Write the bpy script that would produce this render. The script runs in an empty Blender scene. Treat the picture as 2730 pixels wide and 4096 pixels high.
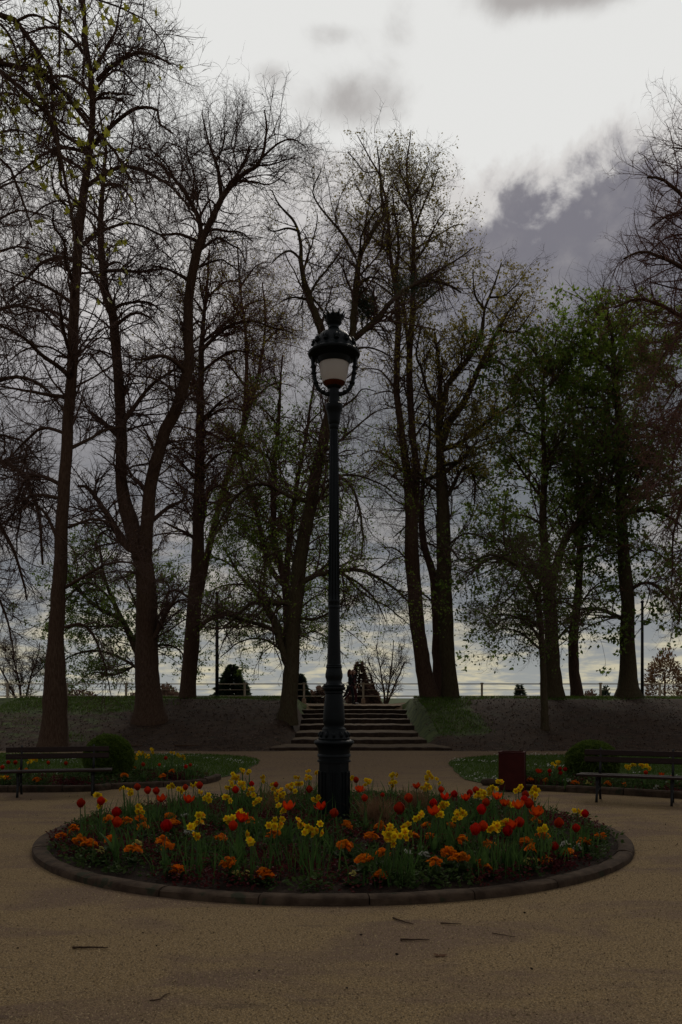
import bpy, math, random
import numpy as np
from mathutils import Vector, Matrix

random.seed(11)
RNG = np.random.default_rng(11)
SC = bpy.context.scene
COL = SC.collection
F, H, YH, CX = 3300.0, 1.63, 2790.0, 1365.0      # focal length in photo pixels, eye height, horizon row, centre column

# ------------------------------------------------------------------ camera
cam_d = bpy.data.cameras.new('camera')
cam = bpy.data.objects.new('camera', cam_d)
COL.objects.link(cam)
cam.location = (0, 0, H)
cam.rotation_euler = (math.radians(90), 0, 0)
cam_d.sensor_width = 36.0
cam_d.sensor_fit = 'AUTO'
cam_d.lens = 36.0 * F / 4096.0
cam_d.shift_y = (YH - 2048.0) / 4096.0
cam_d.clip_start = 0.05
cam_d.clip_end = 9000
SC.camera = cam

SC.view_settings.view_transform = 'Standard'
SC.view_settings.look = 'None'
SC.view_settings.gamma = 1
SC.view_settings.use_curve_mapping = False
SC.view_settings.exposure = 0.0
SC.render.engine = 'CYCLES'
SC.cycles.max_bounces = 6
SC.cycles.transparent_max_bounces = 6

# ------------------------------------------------------------------ node expressions
class X:
    """a socket (or number) with arithmetic"""
    nt = None
    def __init__(s, k): s.k = k
    @staticmethod
    def op(op, *a, clamp=False):
        n = X.nt.nodes.new('ShaderNodeMath'); n.operation = op; n.use_clamp = clamp
        for i, v in enumerate(a):
            if isinstance(v, X): v = v.k
            if isinstance(v, (int, float)): n.inputs[i].default_value = v
            else: X.nt.links.new(v, n.inputs[i])
        return X(n.outputs[0])
    def __add__(s, o): return X.op('ADD', s, o)
    __radd__ = __add__
    def __sub__(s, o): return X.op('SUBTRACT', s, o)
    def __rsub__(s, o): return X.op('SUBTRACT', o, s)
    def __mul__(s, o): return X.op('MULTIPLY', s, o)
    __rmul__ = __mul__
    def __truediv__(s, o): return X.op('DIVIDE', s, o)
def sstep(x, a, b):
    n = X.nt.nodes.new('ShaderNodeMapRange'); n.interpolation_type = 'SMOOTHSTEP'
    X.nt.links.new(x.k, n.inputs[0]); n.inputs[1].default_value = a; n.inputs[2].default_value = b
    n.inputs[3].default_value = 0; n.inputs[4].default_value = 1
    return X(n.outputs[0])
def vec(x, y, z):
    n = X.nt.nodes.new('ShaderNodeCombineXYZ')
    for i, v in enumerate((x, y, z)):
        if isinstance(v, X): X.nt.links.new(v.k, n.inputs[i])
        else: n.inputs[i].default_value = v
    return n.outputs[0]
def noise(v, scale, detail=5, rough=0.55, dist=0.0):
    n = X.nt.nodes.new('ShaderNodeTexNoise')
    if v is not None: X.nt.links.new(v, n.inputs['Vector'])
    n.inputs['Scale'].default_value = scale; n.inputs['Detail'].default_value = detail
    n.inputs['Roughness'].default_value = rough; n.inputs['Distortion'].default_value = dist
    return X(n.outputs[0])
def cmix(f, a, b):
    n = X.nt.nodes.new('ShaderNodeMix'); n.data_type = 'RGBA'
    if isinstance(f, X): X.nt.links.new(f.k, n.inputs[0])
    else: n.inputs[0].default_value = f
    for i, v in ((6, a), (7, b)):
        if isinstance(v, tuple): n.inputs[i].default_value = (*v, 1)
        else: X.nt.links.new(v, n.inputs[i])
    return n.outputs[2]

# ------------------------------------------------------------------ sky: broken storm cloud lit from behind
SUN_EL, SUN_AZ = math.radians(38), math.radians(6)
W = bpy.data.worlds.new('World'); SC.world = W; W.use_nodes = True
X.nt = W.node_tree; X.nt.nodes.clear()
tc = X.nt.nodes.new('ShaderNodeTexCoord')
sx = X.nt.nodes.new('ShaderNodeSeparateXYZ'); X.nt.links.new(tc.outputs['Generated'], sx.inputs[0])
dx, dy, dz = (X(sx.outputs[i]) for i in range(3))
hyp = X.op('SQRT', dx * dx + dy * dy + 1e-5)
v = dz / hyp                                  # tangent of the elevation
a = X.op('ARCTAN2', dx, dy)                   # azimuth, 0 straight ahead
cp = vec(dx / (X.op('MAXIMUM', dz, 0.0) + 0.16), dy / (X.op('MAXIMUM', dz, 0.0) + 0.16), 0.0)   # cloud deck seen in perspective
gd = tc.outputs['Generated']
n_big = noise(gd, 2.6, 5, 0.5, 0.3)
n_mid = noise(gd, 7.0, 7, 0.58, 0.4)
n_fine = noise(gd, 15.0, 6, 0.6, 0.3)
n_curl = noise(gd, 42.0, 5, 0.6, 0.6)
n_deck = noise(cp, 3.0, 7, 0.62, 0.25)
n_deck2 = noise(cp, 0.9, 6, 0.6, 0.3)
def puff(az, el_v, r, rv=None):                # roundish cloud at a bearing
    u = (a - az) / r; w = (v - el_v) / (rv or r)
    return X.op('EXPONENT', (u * u + w * w) * -1.0)
# the bank: everything below a ragged edge is heavy cloud
edge = 0.612 + sstep(a, -0.30, -0.05) * 0.052 + sstep(a, 0.25, 0.33) * 0.006 - puff(0.185, 0.66, 0.055, 0.3) * 0.016
ragged = (n_mid - 0.5) * 0.14 + (n_fine - 0.5) * 0.14 + (n_curl - 0.5) * 0.03
depth = edge - v + ragged
bank = sstep(depth, -0.008, 0.030)
leftglow = sstep(a * -1.0, -0.22, 0.30)
soft = sstep((edge - v + ragged * 1.9) / (0.085 + leftglow * 0.16), 0.15, 1.0)
# loose puffs floating in the opening
loose = puff(0.015, 0.722, 0.070, 0.040) * 0.85 + puff(0.262, 0.838, 0.095, 0.040) * 1.5 + puff(0.072, 0.812, 0.030, 0.055) * 0.5 + puff(-0.005, 0.805, 0.040, 0.020) * 0.5 + puff(-0.088, 0.755, 0.025, 0.02) * 0.5
loose = sstep(loose * (n_mid * 1.3 + 0.25) + (n_fine - 0.5) * 0.9, 0.15, 0.85)
# the opening itself closes away from the sun's bearing
opening = X.op('EXPONENT', ((a - 0.10) * (a - 0.10) / 0.55 + (v - 0.76) * (v - 0.76) / 0.25) * -1.0)
opening = sstep(opening + (n_big - 0.5) * 0.15, 0.16, 0.50)
white = cmix(loose * 0.95, (0.78, 0.78, 0.765), (0.40, 0.38, 0.37))
deep = cmix(sstep(v, 0.30, 0.56), (0.135, 0.146, 0.162), (0.198, 0.192, 0.222))
deepl = cmix(sstep(v, 0.22, 0.54), (0.215, 0.215, 0.232), (0.58, 0.555, 0.555))
gray = cmix(leftglow, deep, deepl)
gray = cmix(sstep(n_mid * 0.6 + n_fine * 0.4, 0.47, 0.66) * 0.55 * sstep(v, 0.36, 0.56), gray, (0.40, 0.38, 0.38))
rim = cmix(soft, (0.66, 0.64, 0.625), gray)
over = cmix(bank, white, rim)
# strips near the horizon: warm light between slate bands
band = sstep(n_deck * 0.75 + n_fine * 0.25, 0.44, 0.62)
warm = cmix(sstep(v, 0.0, 0.20), (0.62, 0.565, 0.39), (0.43, 0.405, 0.385))
slate = cmix(sstep(v, 0.0, 0.14), (0.33, 0.345, 0.335), (0.215, 0.232, 0.255))
low = cmix(band, slate, warm)
low_f = (1.0 - sstep(v + (n_deck2 - 0.5) * 0.25, 0.10, 0.32)) * 0.92
body = cmix(low_f, over, low)
purple = sstep(n_deck2 * 0.6 + n_mid * 0.4, 0.52, 0.66) * sstep(v, 0.12, 0.22) * (1.0 - sstep(v, 0.34, 0.46)) * 0.55
body = cmix(purple, body, (0.46, 0.425, 0.44))
# away from the opening the deck stays a heavy grey
dull = cmix(sstep(n_deck2, 0.35, 0.7), (0.24, 0.24, 0.255), (0.36, 0.35, 0.36))
front = 1.0 - sstep(X.op('ABSOLUTE', a), 0.55, 1.25)
inframe = X.op('MAXIMUM', opening, front * (1.0 - sstep(v, 0.62, 0.95)))
cloud = cmix(inframe, dull, body)
sky = X.nt.nodes.new('ShaderNodeTexSky'); sky.sky_type = 'NISHITA'; sky.sun_disc = False
sky.sun_elevation = SUN_EL; sky.sun_rotation = SUN_AZ
skyk = X.nt.nodes.new('ShaderNodeVectorMath'); skyk.operation = 'SCALE'
X.nt.links.new(sky.outputs[0], skyk.inputs[0]); skyk.inputs[3].default_value = 0.05
gaps = sstep(n_deck * 0.55 + n_fine * 0.45, 0.57, 0.70) * (1.0 - sstep(v, 0.30, 0.50)) * 0.22
col = cmix(gaps, cloud, skyk.outputs[0])
bg = X.nt.nodes.new('ShaderNodeBackground'); X.nt.links.new(col, bg.inputs[0]); bg.inputs[1].default_value = 1.0
wo = X.nt.nodes.new('ShaderNodeOutputWorld'); X.nt.links.new(bg.outputs[0], wo.inputs[0])

sl = bpy.data.lights.new('sun', 'SUN'); so = bpy.data.objects.new('sun', sl); COL.objects.link(so)
sl.energy = 1.3; sl.angle = math.radians(24); sl.color = (1.0, 0.93, 0.82)
so.rotation_euler = Vector((-math.sin(SUN_AZ) * math.cos(SUN_EL), -math.cos(SUN_AZ) * math.cos(SUN_EL), -math.sin(SUN_EL))).to_track_quat('-Z', 'Y').to_euler()
so.location = (0, 0, 40)

# ------------------------------------------------------------------ materials
def mat(name, c1, c2=None, rough=0.8, scale=8.0, bump=0.0, bscale=None, spec=0.3, stretch=None, trans=0.0, detail=5, spots=None, coat=0.0, each=0.0):
    m = bpy.data.materials.new(name); m.use_nodes = True
    X.nt = m.node_tree; nt = m.node_tree
    b = nt.nodes['Principled BSDF']; out = nt.nodes['Material Output']
    b.inputs['Roughness'].default_value = rough; b.inputs['Specular IOR Level'].default_value = spec
    if coat: b.inputs['Coat Weight'].default_value = coat
    t = nt.nodes.new('ShaderNodeTexCoord'); co = t.outputs['Object']
    if stretch:
        mp = nt.nodes.new('ShaderNodeMapping'); mp.inputs['Scale'].default_value = stretch
        nt.links.new(co, mp.inputs[0]); co = mp.outputs[0]
    c = (*c1, 1)
    if c2:
        nz = noise(co, scale, detail, 0.62)
        cc = cmix(sstep(nz, 0.33, 0.67), c1, c2)
        if spots: cc = cmix(sstep(noise(co, spots[1], 3, 0.6), spots[2], spots[2] + 0.06), cc, spots[0])
        if each:
            hs = nt.nodes.new('ShaderNodeHueSaturation'); oi = X(nt.nodes.new('ShaderNodeObjectInfo').outputs['Random'])
            nt.links.new(cc, hs.inputs['Color']); nt.links.new((1.0 - each + oi * each).k, hs.inputs['Value'])
            r2 = X.op('FRACT', oi * 17.3); nt.links.new((0.5 + r2 * each * 0.030).k, hs.inputs['Hue']); hs.inputs['Saturation'].default_value = 1.0; cc = hs.outputs[0]
        nt.links.new(cc, b.inputs['Base Color'])
    else:
        b.inputs['Base Color'].default_value = c; cc = None
    if bump:
        bn = nt.nodes.new('ShaderNodeBump'); bn.inputs['Strength'].default_value = 1.0; bn.inputs['Distance'].default_value = bump
        nt.links.new(noise(co, bscale or scale * 2, 6, 0.65).k, bn.inputs['Height']); nt.links.new(bn.outputs[0], b.inputs['Normal'])
    if trans:
        tr = nt.nodes.new('ShaderNodeBsdfTranslucent')
        if cc is not None: nt.links.new(cc, tr.inputs[0])
        else: tr.inputs[0].default_value = c
        mx = nt.nodes.new('ShaderNodeMixShader'); mx.inputs[0].default_value = trans
        nt.links.new(b.outputs[0], mx.inputs[1]); nt.links.new(tr.outputs[0], mx.inputs[2]); nt.links.new(mx.outputs[0], out.inputs[0])
    return m

M = {}
M['bark'] = mat('bark', (0.050, 0.028, 0.017), (0.088, 0.055, 0.035), 0.95, 5, 0.03, 9, 0.1, (6, 6, 1.1), spots=((0.13, 0.115, 0.085), 14, 0.66))
M['bark_moss'] = mat('bark_moss', (0.045, 0.031, 0.016), (0.072, 0.056, 0.031), 0.95, 5, 0.03, 9, 0.1, (5, 5, 1.2), spots=((0.060, 0.078, 0.03), 9, 0.60))
M['bark_red'] = mat('bark_red', (0.050, 0.028, 0.020), (0.085, 0.052, 0.036), 0.95, 5, 0.015, 9, 0.15, (6, 6, 1.1))
M['twig'] = mat('twig', (0.085, 0.052, 0.040), None, 0.9, spec=0.1)
M['twig_red'] = mat('twig_red', (0.125, 0.062, 0.048), None, 0.9, spec=0.1)
M['leaf_green'] = mat('leaf_green', (0.085, 0.135, 0.026), (0.125, 0.175, 0.036), 0.6, 0.7, trans=0.65, spec=0.08)
M['leaf_olive'] = mat('leaf_olive', (0.185, 0.160, 0.034), (0.235, 0.190, 0.042), 0.6, 0.6, trans=0.65, spec=0.08)
M['leaf_fresh'] = mat('leaf_fresh', (0.130, 0.205, 0.026), (0.19, 0.25, 0.04), 0.55, 0.8, trans=0.65, spec=0.08)
M['leaf_plane'] = mat('leaf_plane', (0.20, 0.22, 0.022), (0.30, 0.28, 0.04), 0.5, 3.0, trans=0.6)
M['leaf_brown'] = mat('leaf_brown', (0.150, 0.076, 0.048), (0.205, 0.115, 0.066), 0.8, 0.7, trans=0.55, spec=0.05)
M['conifer'] = mat('conifer', (0.040, 0.062, 0.034), (0.060, 0.080, 0.045), 0.8, 2.0, trans=0.5)
M['conifer_brown'] = mat('conifer_brown', (0.115, 0.068, 0.050), (0.150, 0.095, 0.07), 0.8, 2.0, trans=0.5)
M['box'] = mat('box_leaf', (0.055, 0.092, 0.014), (0.095, 0.135, 0.022), 0.5, 9.0, trans=0.35, spec=0.12)
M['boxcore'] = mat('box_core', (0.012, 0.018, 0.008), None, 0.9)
M['iron'] = mat('lamp_paint', (0.0022, 0.0042, 0.0046), (0.0042, 0.0066, 0.0070), 0.45, 9, 0.0015, 40, 0.15, spots=((0.012, 0.008, 0.006), 11, 0.70))
M['iron_flat'] = mat('iron_paint', (0.006, 0.006, 0.006), (0.010, 0.010, 0.010), 0.55, 14, 0.001, 40, 0.3)
M['wood'] = mat('bench_wood', (0.014, 0.007, 0.005), (0.026, 0.014, 0.010), 0.6, 6, 0.002, 30, 0.15, (1, 14, 14))
M['binred'] = mat('bin_red', (0.036, 0.005, 0.004), (0.050, 0.008, 0.006), 0.7, 7, 0.001, 30, 0.12, spots=((0.022, 0.010, 0.008), 12, 0.70))
M['stone'] = mat('kerb_stone', (0.034, 0.022, 0.014), (0.070, 0.048, 0.031), 0.95, 7, 0.008, 30, 0.12, spots=((0.030, 0.030, 0.017), 5, 0.60))
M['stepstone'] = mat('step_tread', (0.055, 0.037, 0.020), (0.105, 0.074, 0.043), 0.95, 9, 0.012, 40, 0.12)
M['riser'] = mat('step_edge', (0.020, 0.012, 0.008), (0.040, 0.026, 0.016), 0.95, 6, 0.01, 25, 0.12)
M['soil'] = mat('bed_soil', (0.014, 0.009, 0.006), (0.030, 0.019, 0.013), 0.97, 9, 0.03, 26, 0.1)
M['rail'] = mat('rail_paint', (0.34, 0.29, 0.20), (0.44, 0.38, 0.27), 0.6, 6)
M['railfoot'] = mat('post_foot', (0.30, 0.20, 0.13), (0.38, 0.27, 0.18), 0.9, 9)
M['globe'] = None
M['amber'] = mat('amber_glass', (0.11, 0.028, 0.008), (0.08, 0.020, 0.006), 0.3, 6, trans=0.3, spec=0.15)
M['red'] = mat('tulip_red', (0.62, 0.004, 0.002), (0.46, 0.002, 0.002), 0.45, 26, trans=0.5, each=0.45, spec=0.08)
M['redorange'] = mat('tulip_orange_red', (0.72, 0.040, 0.004), (0.64, 0.006, 0.003), 0.45, 16, trans=0.5, each=0.45, spec=0.08)
M['yellow'] = mat('daffodil_yellow', (0.86, 0.60, 0.012), (0.78, 0.50, 0.010), 0.5, 30, trans=0.4, each=0.45, spec=0.08)
M['cup'] = mat('daffodil_cup', (0.80, 0.27, 0.008), (0.74, 0.36, 0.01), 0.5, 30, trans=0.4, each=0.45, spec=0.08)
M['orange'] = mat('primrose_orange', (0.86, 0.24, 0.006), (0.78, 0.14, 0.004), 0.5, 32, trans=0.4, each=0.45, spec=0.08)
M['white'] = mat('pansy_white', (0.62, 0.60, 0.52), (0.50, 0.50, 0.42), 0.6, 30, trans=0.35, each=0.45, spec=0.08)
M['pale'] = mat('pansy_pale', (0.66, 0.58, 0.20), (0.58, 0.48, 0.12), 0.6, 30, trans=0.35, each=0.45, spec=0.08)
M['stalk'] = mat('stalk_green', (0.040, 0.072, 0.026), (0.060, 0.098, 0.034), 0.5, 6, trans=0.25)
M['bulb_leaf'] = mat('bulb_leaf', (0.034, 0.075, 0.018), (0.066, 0.120, 0.030), 0.55, 5, trans=0.45, spec=0.06)
M['cover_green'] = mat('cover_green', (0.024, 0.046, 0.010), (0.058, 0.088, 0.024), 0.6, 3, trans=0.3, spec=0.08)
M['cover_maroon'] = mat('cover_maroon', (0.055, 0.008, 0.010), (0.090, 0.018, 0.018), 0.6, 3, trans=0.3, spec=0.08)
M['straw'] = mat('straw', (0.16, 0.085, 0.040), (0.24, 0.14, 0.07), 0.8, 4, trans=0.25)
M['grass'] = mat('grass', (0.045, 0.085, 0.010), (0.075, 0.120, 0.018), 0.6, 1.5, trans=0.4, spec=0.06)
M['lawn_base'] = mat('lawn_base', (0.030, 0.050, 0.010), (0.055, 0.080, 0.016), 0.95, 2.0, 0.02, 40)
M['litter'] = mat('leaf_litter', (0.045, 0.028, 0.019), (0.11, 0.075, 0.052), 0.9, 0.9)
M['pebble'] = mat('pebble', (0.085, 0.056, 0.030), (0.40, 0.30, 0.17), 0.9, 70.0, spec=0.1)
M['cloth_black'] = mat('black_cloth', (0.010, 0.010, 0.012), None, 0.9)
M['cloth_maroon'] = mat('maroon_cloth', (0.060, 0.010, 0.016), None, 0.9)
M['skin'] = mat('skin', (0.42, 0.24, 0.17), None, 0.6)
M['hair'] = mat('hair_auburn', (0.070, 0.018, 0.010), None, 0.6)
M['shoe'] = mat('white_shoe', (0.45, 0.43, 0.40), None, 0.7)
M['roofdark'] = mat('far_hedge', (0.03, 0.028, 0.022), (0.05, 0.042, 0.03), 0.9, 2)

# frosted globe
m = bpy.data.materials.new('frosted_glass'); m.use_nodes = True; X.nt = m.node_tree
b = m.node_tree.nodes['Principled BSDF']; b.inputs['Base Color'].default_value = (0.72, 0.68, 0.62, 1); b.inputs['Roughness'].default_value = 0.35
tr = m.node_tree.nodes.new('ShaderNodeBsdfTranslucent'); tr.inputs[0].default_value = (0.80, 0.76, 0.70, 1)
mx = m.node_tree.nodes.new('ShaderNodeMixShader'); mx.inputs[0].default_value = 0.6
m.node_tree.links.new(b.outputs[0], mx.inputs[1]); m.node_tree.links.new(tr.outputs[0], mx.inputs[2])
m.node_tree.links.new(mx.outputs[0], m.node_tree.nodes['Material Output'].inputs[0]); M['globe'] = m

# terrain: gravel square, bare slope with litter, grass on the crest (zone masks in vertex attributes)
m = bpy.data.materials.new('terrain'); m.use_nodes = True; nt = m.node_tree; X.nt = nt
b = nt.nodes['Principled BSDF']; b.inputs['Roughness'].default_value = 0.95; b.inputs['Specular IOR Level'].default_value = 0.12
co = nt.nodes.new('ShaderNodeTexCoord').outputs['Object']
at1 = nt.nodes.new('ShaderNodeAttribute'); at1.attribute_name = 'soil'
at2 = nt.nodes.new('ShaderNodeAttribute'); at2.attribute_name = 'turf'
soil_f, turf_f = X(at1.outputs['Fac']), X(at2.outputs['Fac'])
mp = nt.nodes.new('ShaderNodeMapping'); mp.inputs['Scale'].default_value = (0.6, 1.3, 1); nt.links.new(co, mp.inputs[0])
patch = sstep(noise(mp.outputs[0], 1.1, 6, 0.6, 0.6), 0.47, 0.62)
grain = noise(co, 74, 5, 0.75); grain2 = noise(co, 150, 3, 0.75); grain3 = noise(co, 14, 5, 0.65)
gcol = cmix(sstep(grain, 0.41, 0.59), (0.105, 0.070, 0.032), (0.305, 0.212, 0.104))
gcol = cmix(patch * 0.60, gcol, (0.112, 0.070, 0.058))
gcol = cmix(sstep(grain2, 0.53, 0.64) * 0.8, gcol, (0.045, 0.030, 0.018))
gcol = cmix(sstep(grain2 * 0.5 + grain * 0.5, 0.60, 0.66) * 0.0 + sstep(noise(co, 90, 2, 0.5), 0.70, 0.74) * 0.7, gcol, (0.46, 0.37, 0.24))
gcol = cmix(sstep(noise(co, 38, 4, 0.7), 0.57, 0.66) * 0.55, gcol, (0.070, 0.046, 0.026))
gcol = cmix(sstep(noise(co, 52, 3, 0.6), 0.60, 0.66) * 0.5, gcol, (0.42, 0.32, 0.19))
gcol = cmix(sstep(grain3, 0.60, 0.70) * 0.5, gcol, (0.070, 0.046, 0.030))
streak = nt.nodes.new('ShaderNodeMapping'); streak.inputs['Scale'].default_value = (0.5, 3.0, 1); nt.links.new(co, streak.inputs[0])
gcol = cmix(sstep(noise(streak.outputs[0], 2.4, 5, 0.62, 0.5), 0.60, 0.70) * 0.6, gcol, (0.075, 0.050, 0.035))
at3 = nt.nodes.new('ShaderNodeAttribute'); at3.attribute_name = 'tree_shade'
gcol = cmix(X(at3.outputs['Fac']) * 0.75, gcol, cmix(sstep(grain3, 0.40, 0.62), (0.085, 0.054, 0.030), (0.165, 0.110, 0.062)))  # shade of the trees blended into the gravel colour as darker brown
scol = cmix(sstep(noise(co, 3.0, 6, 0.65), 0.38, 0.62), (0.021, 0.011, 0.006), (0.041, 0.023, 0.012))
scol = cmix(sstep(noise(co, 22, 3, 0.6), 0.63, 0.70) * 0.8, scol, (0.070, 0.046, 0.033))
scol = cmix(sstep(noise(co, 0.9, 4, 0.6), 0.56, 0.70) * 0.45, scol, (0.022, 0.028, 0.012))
tcol = cmix(sstep(noise(co, 2.2, 5, 0.6), 0.4, 0.6), (0.028, 0.042, 0.010), (0.055, 0.075, 0.018))
mixn = (noise(co, 1.7, 5, 0.65) - 0.5) * 0.9
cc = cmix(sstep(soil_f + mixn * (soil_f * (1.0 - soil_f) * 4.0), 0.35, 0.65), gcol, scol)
cc = cmix(sstep(turf_f + mixn * (turf_f * (1.0 - turf_f) * 4.0), 0.40, 0.60), cc, tcol)
nt.links.new(cc, b.inputs['Base Color'])
bn = nt.nodes.new('ShaderNodeBump'); bn.inputs['Distance'].default_value = 0.012
nt.links.new((grain * 0.5 + grain2 * 0.35 + grain3 * 0.6).k, bn.inputs['Height']); nt.links.new(bn.outputs[0], b.inputs['Normal'])
M['terrain'] = m

# ------------------------------------------------------------------ mesh helpers
def mk(name, V, faces, material, parent=None, smooth=True, link=True):
    """V (N,3); faces: list of int arrays (k,3) or (k,4)"""
    me = bpy.data.meshes.new(name)
    V = np.asarray(V, dtype=np.float32)
    if isinstance(faces, np.ndarray): faces = [faces]
    faces = [np.asarray(f, dtype=np.int32) for f in faces if len(f)]
    me.vertices.add(len(V)); me.vertices.foreach_set('co', V.ravel())
    lo = np.concatenate([f.ravel() for f in faces]); sizes = np.concatenate([np.full(len(f), f.shape[1], np.int32) for f in faces])
    st = np.concatenate([[0], np.cumsum(sizes)[:-1]]).astype(np.int32)
    me.loops.add(len(lo)); me.loops.foreach_set('vertex_index', lo)
    me.polygons.add(len(sizes)); me.polygons.foreach_set('loop_start', st); me.polygons.foreach_set('loop_total', sizes)
    me.polygons.foreach_set('use_smooth', np.full(len(sizes), smooth, dtype=bool))
    me.materials.append(material); me.update(calc_edges=True)
    if not link: return me
    return ob(name, me, parent)
def ob(name, data, parent=None, loc=None, rot=None, scale=None):
    o = bpy.data.objects.new(name, data); COL.objects.link(o)
    if parent: o.parent = parent
    if loc is not None: o.location = loc
    if rot is not None: o.rotation_euler = rot
    if scale is not None: o.scale = scale if hasattr(scale, '__len__') else (scale,) * 3
    return o
def tag(o, label=None, cat=None, group=None, kind=None):
    if label: o['label'] = label
    if cat: o['category'] = cat
    if group: o['group'] = group
    if kind: o['kind'] = kind
    return o
def thing(name, label, cat, loc=(0, 0, 0), rz=0.0, group=None):
    return tag(ob(name, None, None, loc, (0, 0, rz)), label, cat, group)
class MB:
    """collects shapes into one mesh"""
    def __init__(s): s.V = []; s.F3 = []; s.F4 = []; s.n = 0
    def add(s, V, f):
        V = np.asarray(V, float).reshape(-1, 3); f = np.asarray(f, int)
        (s.F3 if f.shape[1] == 3 else s.F4).append(f + s.n); s.V.append(V); s.n += len(V); return s
    def box(s, c, size, rz=0.0, bevel=0.0):
        c = np.array(c, float); hx, hy, hz = np.array(size) / 2.0; bv = min(bevel, hx * .9, hy * .9, hz * .9)
        if bv <= 0: prof = [(-hz, 0), (hz, 0)]
        else: prof = [(-hz, bv), (-hz + bv, 0), (hz - bv, 0), (hz, bv)]
        V = []; cr, sr = math.cos(rz), math.sin(rz)
        for z, i in prof:
            for qx, qy in ((-1, -1), (1, -1), (1, 1), (-1, 1)):
                x, y = qx * (hx - i), qy * (hy - i); V.append((x * cr - y * sr, x * sr + y * cr, z))
        k = len(prof); f = [(3, 2, 1, 0), tuple((k - 1) * 4 + j for j in range(4))]
        for r in range(k - 1):
            for j in range(4): f.append((r * 4 + j, r * 4 + (j + 1) % 4, r * 4 + 4 + (j + 1) % 4, r * 4 + 4 + j))
        return s.add(np.array(V) + c, f)
    def tube(s, P, R, sides=8, cap=True):
        P = np.asarray(P, float); R = np.full(len(P), R) if np.isscalar(R) else np.asarray(R, float)
        V, f = tubes(P[None], R[None], sides); s.add(V, f)
        if cap:
            b0 = s.n - len(P) * sides
            for base, c, d in ((b0, P[0], 1), (b0 + (len(P) - 1) * sides, P[-1], 0)):
                s.V.append(c[None]); ci = s.n; s.n += 1
                s.F3.append(np.array([(ci, base + (j + d) % sides, base + (j + 1 - d) % sides) for j in range(sides)]))
        return s
    def lathe(s, prof, n=24, c=(0, 0, 0), squash=1.0, rot=0.0):
        prof = np.asarray(prof, float); t = np.arange(n) * 2 * math.pi / n + rot
        V = np.stack([prof[:, None, 0] * np.cos(t), prof[:, None, 0] * np.sin(t) * squash, np.repeat(prof[:, 1:2], n, 1)], -1).reshape(-1, 3) + np.array(c)
        k = len(prof); i, j = np.meshgrid(np.arange(k - 1), np.arange(n), indexing='ij'); j2 = (j + 1) % n
        return s.add(V, np.stack([i * n + j, i * n + j2, (i + 1) * n + j2, (i + 1) * n + j], -1).reshape(-1, 4))
    def build(s, name, material, parent=None, smooth=True, link=True):
        fs = []
        if s.F4: fs.append(np.concatenate(s.F4))
        if s.F3: fs.append(np.concatenate(s.F3))
        return mk(name, np.concatenate(s.V), fs, material, parent, smooth, link)
def flat(o, ang=35):
    me = o.data if hasattr(o, 'data') else o
    me.set_sharp_from_angle(angle=math.radians(ang)); return o

def nrm(v): return v / np.maximum(np.linalg.norm(v, axis=-1, keepdims=True), 1e-9)
def tubes(P, R, sides=3, point=False):
    B, n, _ = P.shape
    T = nrm(np.gradient(P, axis=1)); mt = np.abs(P[:, -1] - P[:, 0])
    ref = np.zeros((B, 3)); ref[np.arange(B), np.argmin(mt, 1)] = 1.0
    U = nrm(np.cross(T, ref[:, None, :])); Vv = np.cross(T, U)
    t = np.arange(sides) * 2 * math.pi / sides
    if point:
        ring = P[:, :-1, None] + R[:, :-1, None, None] * (U[:, :-1, None] * np.cos(t)[:, None] + Vv[:, :-1, None] * np.sin(t)[:, None])
        m_ = n - 1; per = m_ * sides + 1
        V = np.concatenate([ring.reshape(B, -1, 3), P[:, -1:]], 1).reshape(-1, 3)
        base = (np.arange(B) * per)[:, None]; j = np.arange(sides); j2 = (j + 1) % sides
        f3 = np.stack([base + (m_ - 1) * sides + j, base + (m_ - 1) * sides + j2, np.repeat(base + per - 1, sides, 1)], -1).reshape(-1, 3)
        f4 = []
        for i in range(m_ - 1):
            f4.append(np.stack([base + i * sides + j, base + i * sides + j2, base + (i + 1) * sides + j2, base + (i + 1) * sides + j], -1).reshape(-1, 4))
        return V, f3, (np.concatenate(f4) if f4 else np.zeros((0, 4), int))
    V = P[:, :, None] + R[:, :, None, None] * (U[:, :, None] * np.cos(t)[:, None] + Vv[:, :, None] * np.sin(t)[:, None])
    base = (np.arange(B) * n * sides)[:, None, None]; i = np.arange(n - 1)[None, :, None]; j = np.arange(sides)[None, None, :]; j2 = (j + 1) % sides
    f = np.stack([base + i * sides + j, base + i * sides + j2, base + (i + 1) * sides + j2, base + (i + 1) * sides + j], -1).reshape(-1, 4)
    return V.reshape(-1, 3), f

def P3(px, py, D): return np.array([(px - CX) * D / F, D, H - (py - YH) * D / F])
def G(px, py): D = H * F / (py - YH); return np.array([(px - CX) * D / F, D, 0.0])

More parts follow.
